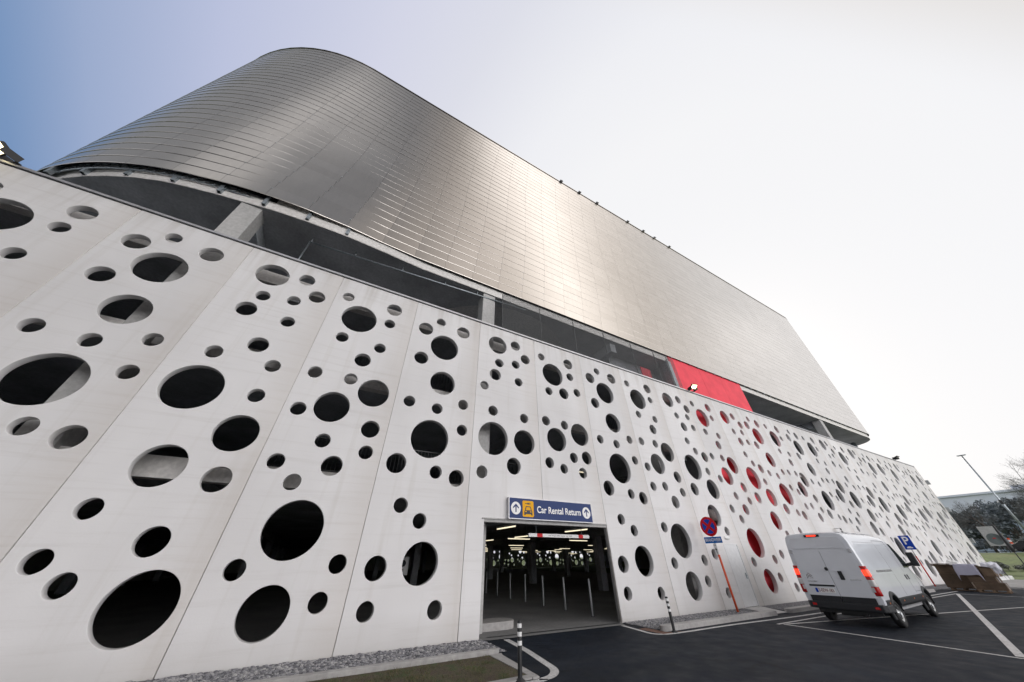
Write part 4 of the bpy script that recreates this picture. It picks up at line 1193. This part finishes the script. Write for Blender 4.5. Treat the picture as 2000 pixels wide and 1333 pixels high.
def bare_tree(loc, label, h, seed, spread=1.0, lean=(0, 0)):
    t = tag(empty('bare_tree', loc), label, 'tree')
    rnd = random.Random(seed); tr = MB(); tw = MB()
    def grow(p, d, L, r, depth):
        n = 3; q = p
        for i in range(n):
            d = (d + Vector((rnd.gauss(0, .10), rnd.gauss(0, .10), rnd.gauss(0, .06) + .02))).normalized()
            e = q + d * L / n; r2 = r * (1 - .28 / n * (i + 1))
            (tr if depth < 3 else tw).tube(q, e, r * (1 - .28 / n * i), r2, n=6 if depth < 3 else 3, caps=False)
            q = e
            if depth < 6 and i > 0:
                for _ in range(2 if depth > 0 else 1):
                    ax = d.orthogonal().normalized(); ax = Matrix.Rotation(rnd.random() * 6.28, 3, d) @ ax
                    nd = (d * .72 + ax * rnd.uniform(.5, .85) * spread + Vector((0, 0, .05))).normalized()
                    grow(q, nd, L * rnd.uniform(.56, .74), r2 * .55, depth + 1)
        if depth < 6: grow(q, (d + Vector((rnd.gauss(0, .2), rnd.gauss(0, .2), .05))).normalized(), L * .7, r * .66, depth + 1)
    grow(Vector((0, 0, 0)), Vector((lean[0], lean[1], 1)).normalized(), h * .30, h * .017, 0)
    tr.build('trunk', M['bark'], t, weld=False, recalc=False)
    tw.build('crown', M['twigs'], t, weld=False, recalc=False)
bare_tree((61, -10.2, 0), 'tall leafless tree reaching in from the right edge of the picture', 12.5, 11, 1.1, (0, .12))
bare_tree((109, 3.5, 2.3), 'leafless tree among the evergreens beyond the road', 10.0, 21, 1.1, (0, .05))
bare_tree((70, -7.6, .3), 'second leafless tree behind the lamp post at the right edge', 10.5, 4, 1.15, (0, .1))

# street lamp
t = tag(empty('street_lamp', (75, -2.95, .6)), 'tall grey street lamp rising behind the bare branches', 'street lamp')
b = MB(); b.tube((0, 0, 0), (0, 0, 12.6), .14, .07, n=12); b.build('pole', M['galv'], t)
b = MB(); b.tube((0, -.35, 12.62), (0, .35, 12.62), .03, n=8); b.build('arm', M['galv'], t)
b = MB(); b.box(-.12, .12, -.42, .42, 12.63, 12.72); b.build('lamp_head', M['galv'], t, bevel=.03)
b = MB(); b.box(-.12, .12, -.12, .12, 6.6, 7.1); b.build('junction_box', M['dkmetal'], t)
# hoarding
t = tag(empty('billboard', (90, 2.0, 2.2)), 'pale billboard with a dark round picture standing on legs on the grass bank', 'billboard')
b = MB(); b.box(-.04, .04, -.95, .75, .9, 3.4); pn = b.build('board', M['coping'], t)
b = MB(); b.prism([(-.05 + .74 * cos(2 * pi * i / 40) - .12, 1.75 + .74 * sin(2 * pi * i / 40)) for i in range(40)], -.052, -.042, axis='x'); b.build('round_picture', M['leaf_dark'], pn)
b = MB(); b.box(-.055, -.053, -.30, .0, 1.80, 1.92); b.build('red_picture', M['signred'], pn)
for y in (-.6, .45):
    b = MB(); b.box(-.05, .05, y - .05, y + .05, -.3, .9); b.build('leg', M['dkmetal'], t)
t = tag(empty('banner_pole', (52, -3.75, .06)), 'thin black pole with a furled dark banner at the right edge', 'pole')
b = MB(); b.tube((0, 0, 0), (0, 0, 4.1), .035, n=8); b.build('pole', M['dkmetal'], t)
b = MB(); b.lathe([(.0, 2.0), (.10, 2.05), (.13, 2.4), (.09, 3.6), (.05, 4.05), (0, 4.1)], (0, 0, 0), n=10); b.build('banner', M['black'], t)
t = tag(empty('road_barrier', (104.5, 2.4, 2.46)), 'small red and white striped barrier post by the road', 'barrier')
for i in range(6):
    b = MB(); b.box(-.06, .06, -.14, .14, .25 + i * .28, .53 + i * .28); b.build('stripe', M['orange' if i % 2 else 'white'], t)
b = MB(); b.box(-.03, .03, -.03, .03, 0, .25); b.build('leg', M['dkmetal'], t)
b = MB(); b.box(-.3, .3, -.3, .3, 0, .06); b.build('foot', M['rubber'], t)
# dark parked car on the road at the right edge
t = tag(empty('parked_car', (99, .1, 2.46), 0), 'black car on the road, cut by the right edge of the picture', 'car')
b = MB(); prof = [(-2.1, .30), (-2.12, .62), (-1.95, .86), (-1.2, .95), (-.65, 1.38), (.7, 1.42), (1.35, .98), (2.0, .84), (2.12, .55), (2.1, .28)]
b.prism(prof, -.85, .85, axis='x'); b.build('body', M['black'], t, bevel=.08)
b = MB()
for s in (-1, 1): b.prism([(-1.05, .97), (-.6, 1.32), (.66, 1.35), (1.15, 1.0)], s * .853, s * .862, axis='x')
b.build('window', M['glass'], t)
for yy in (-1.35, 1.3):
    for s in (-1, 1):
        b = MB(); b.lathe([(0, s * .70), (.31, s * .70), (.32, s * .74), (.32, s * .87), (.2, s * .89), (0, s * .88)], (0, yy, .32), axis='x', n=20); b.build('wheel', M['rubber'], t)

# unseen grey block added left of the forecourt to dim that side of the wall
t = tag(empty('light_blocker', (-30, -24, 0)), 'plain grey unseen block added left of the forecourt to dim the wall', 'building')
b = MB(); b.box(-14, 15.5, -17, 18.5, 0, 21); b.build('wall', M['soffit'], t)
for k in range(5):
    b = MB(); b.box(15.501, 15.55, -15, 17, 1.6 + k * 4.0, 3.6 + k * 4.0); b.build('window_band', M['glass'], t)
    b = MB(); b.box(-12.5, 14, 18.501, 18.55, 1.6 + k * 4.0, 3.6 + k * 4.0); b.build('window_band', M['glass'], t)
b = MB(); b.box(-14.3, 15.8, -17.3, 18.8, 21.001, 21.4); b.build('roof', M['slab'], t)

# distant airport building
t = tag(empty('distant_terminal', (262, 0, 2.3)), 'long pale building with a low roofline far behind the trees', 'building')
b = MB(); b.box(0, 60, -160, 36, 15.5, 22.6); b.box(-1.2, 60, -160, 36.5, 22.61, 23.4); b.build('wall', M['farwall'], t)
b = MB(); b.box(1.0, 58, -158, 35, 0, 15.5); b.build('window_band', M['farglass'], t)
b = MB(); b.box(6, 40, -40, 10.5, 23.41, 25.4); b.build('roof_block', M['farwall'], t)
b = MB()
for i in range(30): b.box(.4, .9, -150 + i * 6.3, -149.6 + i * 6.3, 0, 15.5)
b.build('mullion', M['farwall'], t)

# ------------------------------------------------------------------ sky, sun, camera
SUN_EL, SUN_AZ = radians(24), radians(22)      # azimuth measured from +x towards +y
S = Vector((cos(SUN_EL) * cos(SUN_AZ), cos(SUN_EL) * sin(SUN_AZ), sin(SUN_EL)))
w = bpy.data.worlds.new('World'); scene.world = w; w.use_nodes = True
nt = w.node_tree; nt.nodes.clear()
def N(t, **k):
    n = nt.nodes.new(t)
    for a, v in k.items(): setattr(n, a, v)
    return n
def LK(a, b): nt.links.new(a, b)
def mth(op, a, b=None, clamp=False):
    n = N('ShaderNodeMath', operation=op, use_clamp=clamp)
    for i, v in enumerate((a, b)):
        if v is None: continue
        if isinstance(v, (int, float)): n.inputs[i].default_value = v
        else: LK(v, n.inputs[i])
    return n.outputs[0]
def mixc(a, b, f, mode='MIX'):
    n = N('ShaderNodeMix', data_type='RGBA', blend_type=mode)
    for s, v in ((n.inputs[0], f), (n.inputs[6], a), (n.inputs[7], b)):
        if isinstance(v, (int, float)): s.default_value = v
        elif isinstance(v, tuple): s.default_value = (*v, 1)
        else: LK(v, s)
    return n.outputs[2]
def rampc(f, stops):
    top = max(max(c) if not isinstance(c, (int, float)) else c for _, c in stops)   # ramp colours stop at 1, so scale afterwards
    if top > 1: stops = [(p, tuple(x / top for x in (c if not isinstance(c, (int, float)) else (c,) * 3))) for p, c in stops]
    n = N('ShaderNodeValToRGB'); cr = n.color_ramp
    while len(cr.elements) < len(stops): cr.elements.new(.5)
    for e, (p, c) in zip(cr.elements, stops): e.position = p; e.color = (*((c,) * 3 if isinstance(c, (int, float)) else c), 1)
    LK(f, n.inputs['Fac'])
    if top > 1: return mixc(n.outputs['Color'], (top, top, top), 1.0, 'MULTIPLY')
    return n.outputs['Color']
out = N('ShaderNodeOutputWorld'); bg = N('ShaderNodeBackground'); LK(bg.outputs[0], out.inputs[0])
sky = N('ShaderNodeTexSky', sky_type='NISHITA'); sky.sun_disc = False
sky.sun_elevation = SUN_EL; sky.sun_rotation = pi / 2 - SUN_AZ
sky.air_density = 1.0; sky.dust_density = 3.0
geo = N('ShaderNodeTexCoord'); dvec = geo.outputs['Generated']
def dot(v):
    n = N('ShaderNodeVectorMath', operation='DOT_PRODUCT'); LK(dvec, n.inputs[0]); n.inputs[1].default_value = v; return n.outputs['Value']
H = Vector((.80, .28, .53)).normalized()
tdot = mth('ADD', mth('MULTIPLY', dot(H), .5), .5)
# thin haze: deep blue away from the sun, white towards it
haze = rampc(tdot, [(.0, (.09, .18, .38)), (.42, (.125, .24, .46)), (.48, (.195, .31, .53)), (.52, (.345, .43, .635)), (.60, (.52, .565, .755)), (.72, (.685, .70, .83)), (.80, (.76, .77, .85)), (.88, (.90, .905, .94)), (.94, (.95, .95, .965))])
# added veil in the unseen sky, shaped to light the wall: bright low down, greyer overhead on the side away from the sun
sx = dot((1, 0, 0)); elev = dot((0, 0, 1))
def sstep(v, lo, hi):
    m = N('ShaderNodeMapRange', interpolation_type='SMOOTHSTEP'); LK(v, m.inputs[0]); m.inputs[1].default_value = lo; m.inputs[2].default_value = hi
    return m.outputs[0]
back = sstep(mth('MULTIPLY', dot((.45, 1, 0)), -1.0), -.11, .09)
hi = rampc(mth('ADD', mth('MULTIPLY', sx, .5), .5), [(.0, (.30, .31, .33)), (.36, (.25, .26, .285)), (.46, (.235, .245, .27)), (.52, (.46, .43, .41)), (.59, (.86, .80, .76)), (.72, (.80, .745, .70)), (.9, (.74, .70, .66))])
low = rampc(mth('ADD', mth('MULTIPLY', sx, .5), .5), [(.0, (1.7, 1.73, 1.84)), (.25, (3.5, 3.47, 3.56)), (.5, (5.5, 5.38, 5.42)), (.78, (4.9, 4.78, 4.80)), (.92, (1.0, .98, .98))])
veil = mixc(low, hi, sstep(elev, .20, .48))
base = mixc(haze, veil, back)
# bright bands added to the unseen sky, shaped as streaks reflected in the cladding
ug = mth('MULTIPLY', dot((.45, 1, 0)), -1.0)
far = mth('MAXIMUM', sstep(ug, -.01, .10), sstep(dot((.103, -.853, -.511)), .0, .08))  # keeps the added bands outside the camera frame
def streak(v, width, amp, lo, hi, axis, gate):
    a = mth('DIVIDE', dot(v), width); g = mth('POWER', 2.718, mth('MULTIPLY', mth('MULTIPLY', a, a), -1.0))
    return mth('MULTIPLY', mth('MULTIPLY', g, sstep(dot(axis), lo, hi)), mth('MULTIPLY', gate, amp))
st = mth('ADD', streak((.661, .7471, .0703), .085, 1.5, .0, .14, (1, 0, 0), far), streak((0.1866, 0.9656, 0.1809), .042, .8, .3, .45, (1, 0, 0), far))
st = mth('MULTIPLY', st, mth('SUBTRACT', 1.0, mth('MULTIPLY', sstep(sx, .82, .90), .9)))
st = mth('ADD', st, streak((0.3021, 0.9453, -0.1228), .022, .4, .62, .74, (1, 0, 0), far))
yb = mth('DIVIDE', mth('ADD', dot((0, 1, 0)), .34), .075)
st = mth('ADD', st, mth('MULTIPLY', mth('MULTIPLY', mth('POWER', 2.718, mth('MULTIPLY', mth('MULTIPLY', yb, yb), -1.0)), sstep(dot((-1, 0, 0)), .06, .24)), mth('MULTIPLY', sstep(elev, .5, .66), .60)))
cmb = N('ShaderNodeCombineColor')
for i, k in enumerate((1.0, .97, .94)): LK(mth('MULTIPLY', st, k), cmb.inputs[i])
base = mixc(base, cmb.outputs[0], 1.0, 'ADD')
nis = mixc(sky.outputs[0], (.08, .08, .08), 1.0, 'MULTIPLY')
tot = mixc(base, nis, .05, 'MIX')
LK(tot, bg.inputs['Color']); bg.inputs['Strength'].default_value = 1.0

sun = bpy.data.lights.new('Sun', 'SUN'); sun.energy = 1.4; sun.angle = radians(6); sun.color = (1, .90, .80)
so = bpy.data.objects.new('sun', sun); COL.objects.link(so)
so.rotation_euler = S.to_track_quat('Z', 'Y').to_euler(); so.location = (80, 40, 60)

R = ((0.8754689709921006, 0.2813388332324885, 0.3929408883603419), (-0.4832480877888349, 0.518105301176882, 0.7057182197851738), (-0.005038816763376812, -0.807722327169303, 0.5895415613150871))
cam = bpy.data.cameras.new('Camera'); co = bpy.data.objects.new('camera', cam); COL.objects.link(co)
cam.sensor_fit = 'HORIZONTAL'; cam.sensor_width = 36; cam.lens = 585 / 2000 * 36; cam.clip_start = .05; cam.clip_end = 6000
mw = Matrix(((R[0][0], -R[0][1], -R[0][2], -1.1063), (R[1][0], -R[1][1], -R[1][2], -10.46), (R[2][0], -R[2][1], -R[2][2], 1.788), (0, 0, 0, 1)))
co.matrix_world = mw
scene.camera = co
scene.view_settings.view_transform = 'Standard'; scene.view_settings.look = 'None'; scene.view_settings.exposure = 0; scene.view_settings.gamma = 1
scene.render.engine = 'CYCLES'
scene.cycles.use_denoising = True
scene.cycles.max_bounces = 7; scene.cycles.diffuse_bounces = 4; scene.cycles.glossy_bounces = 4
scene.cycles.sample_clamp_indirect = 6
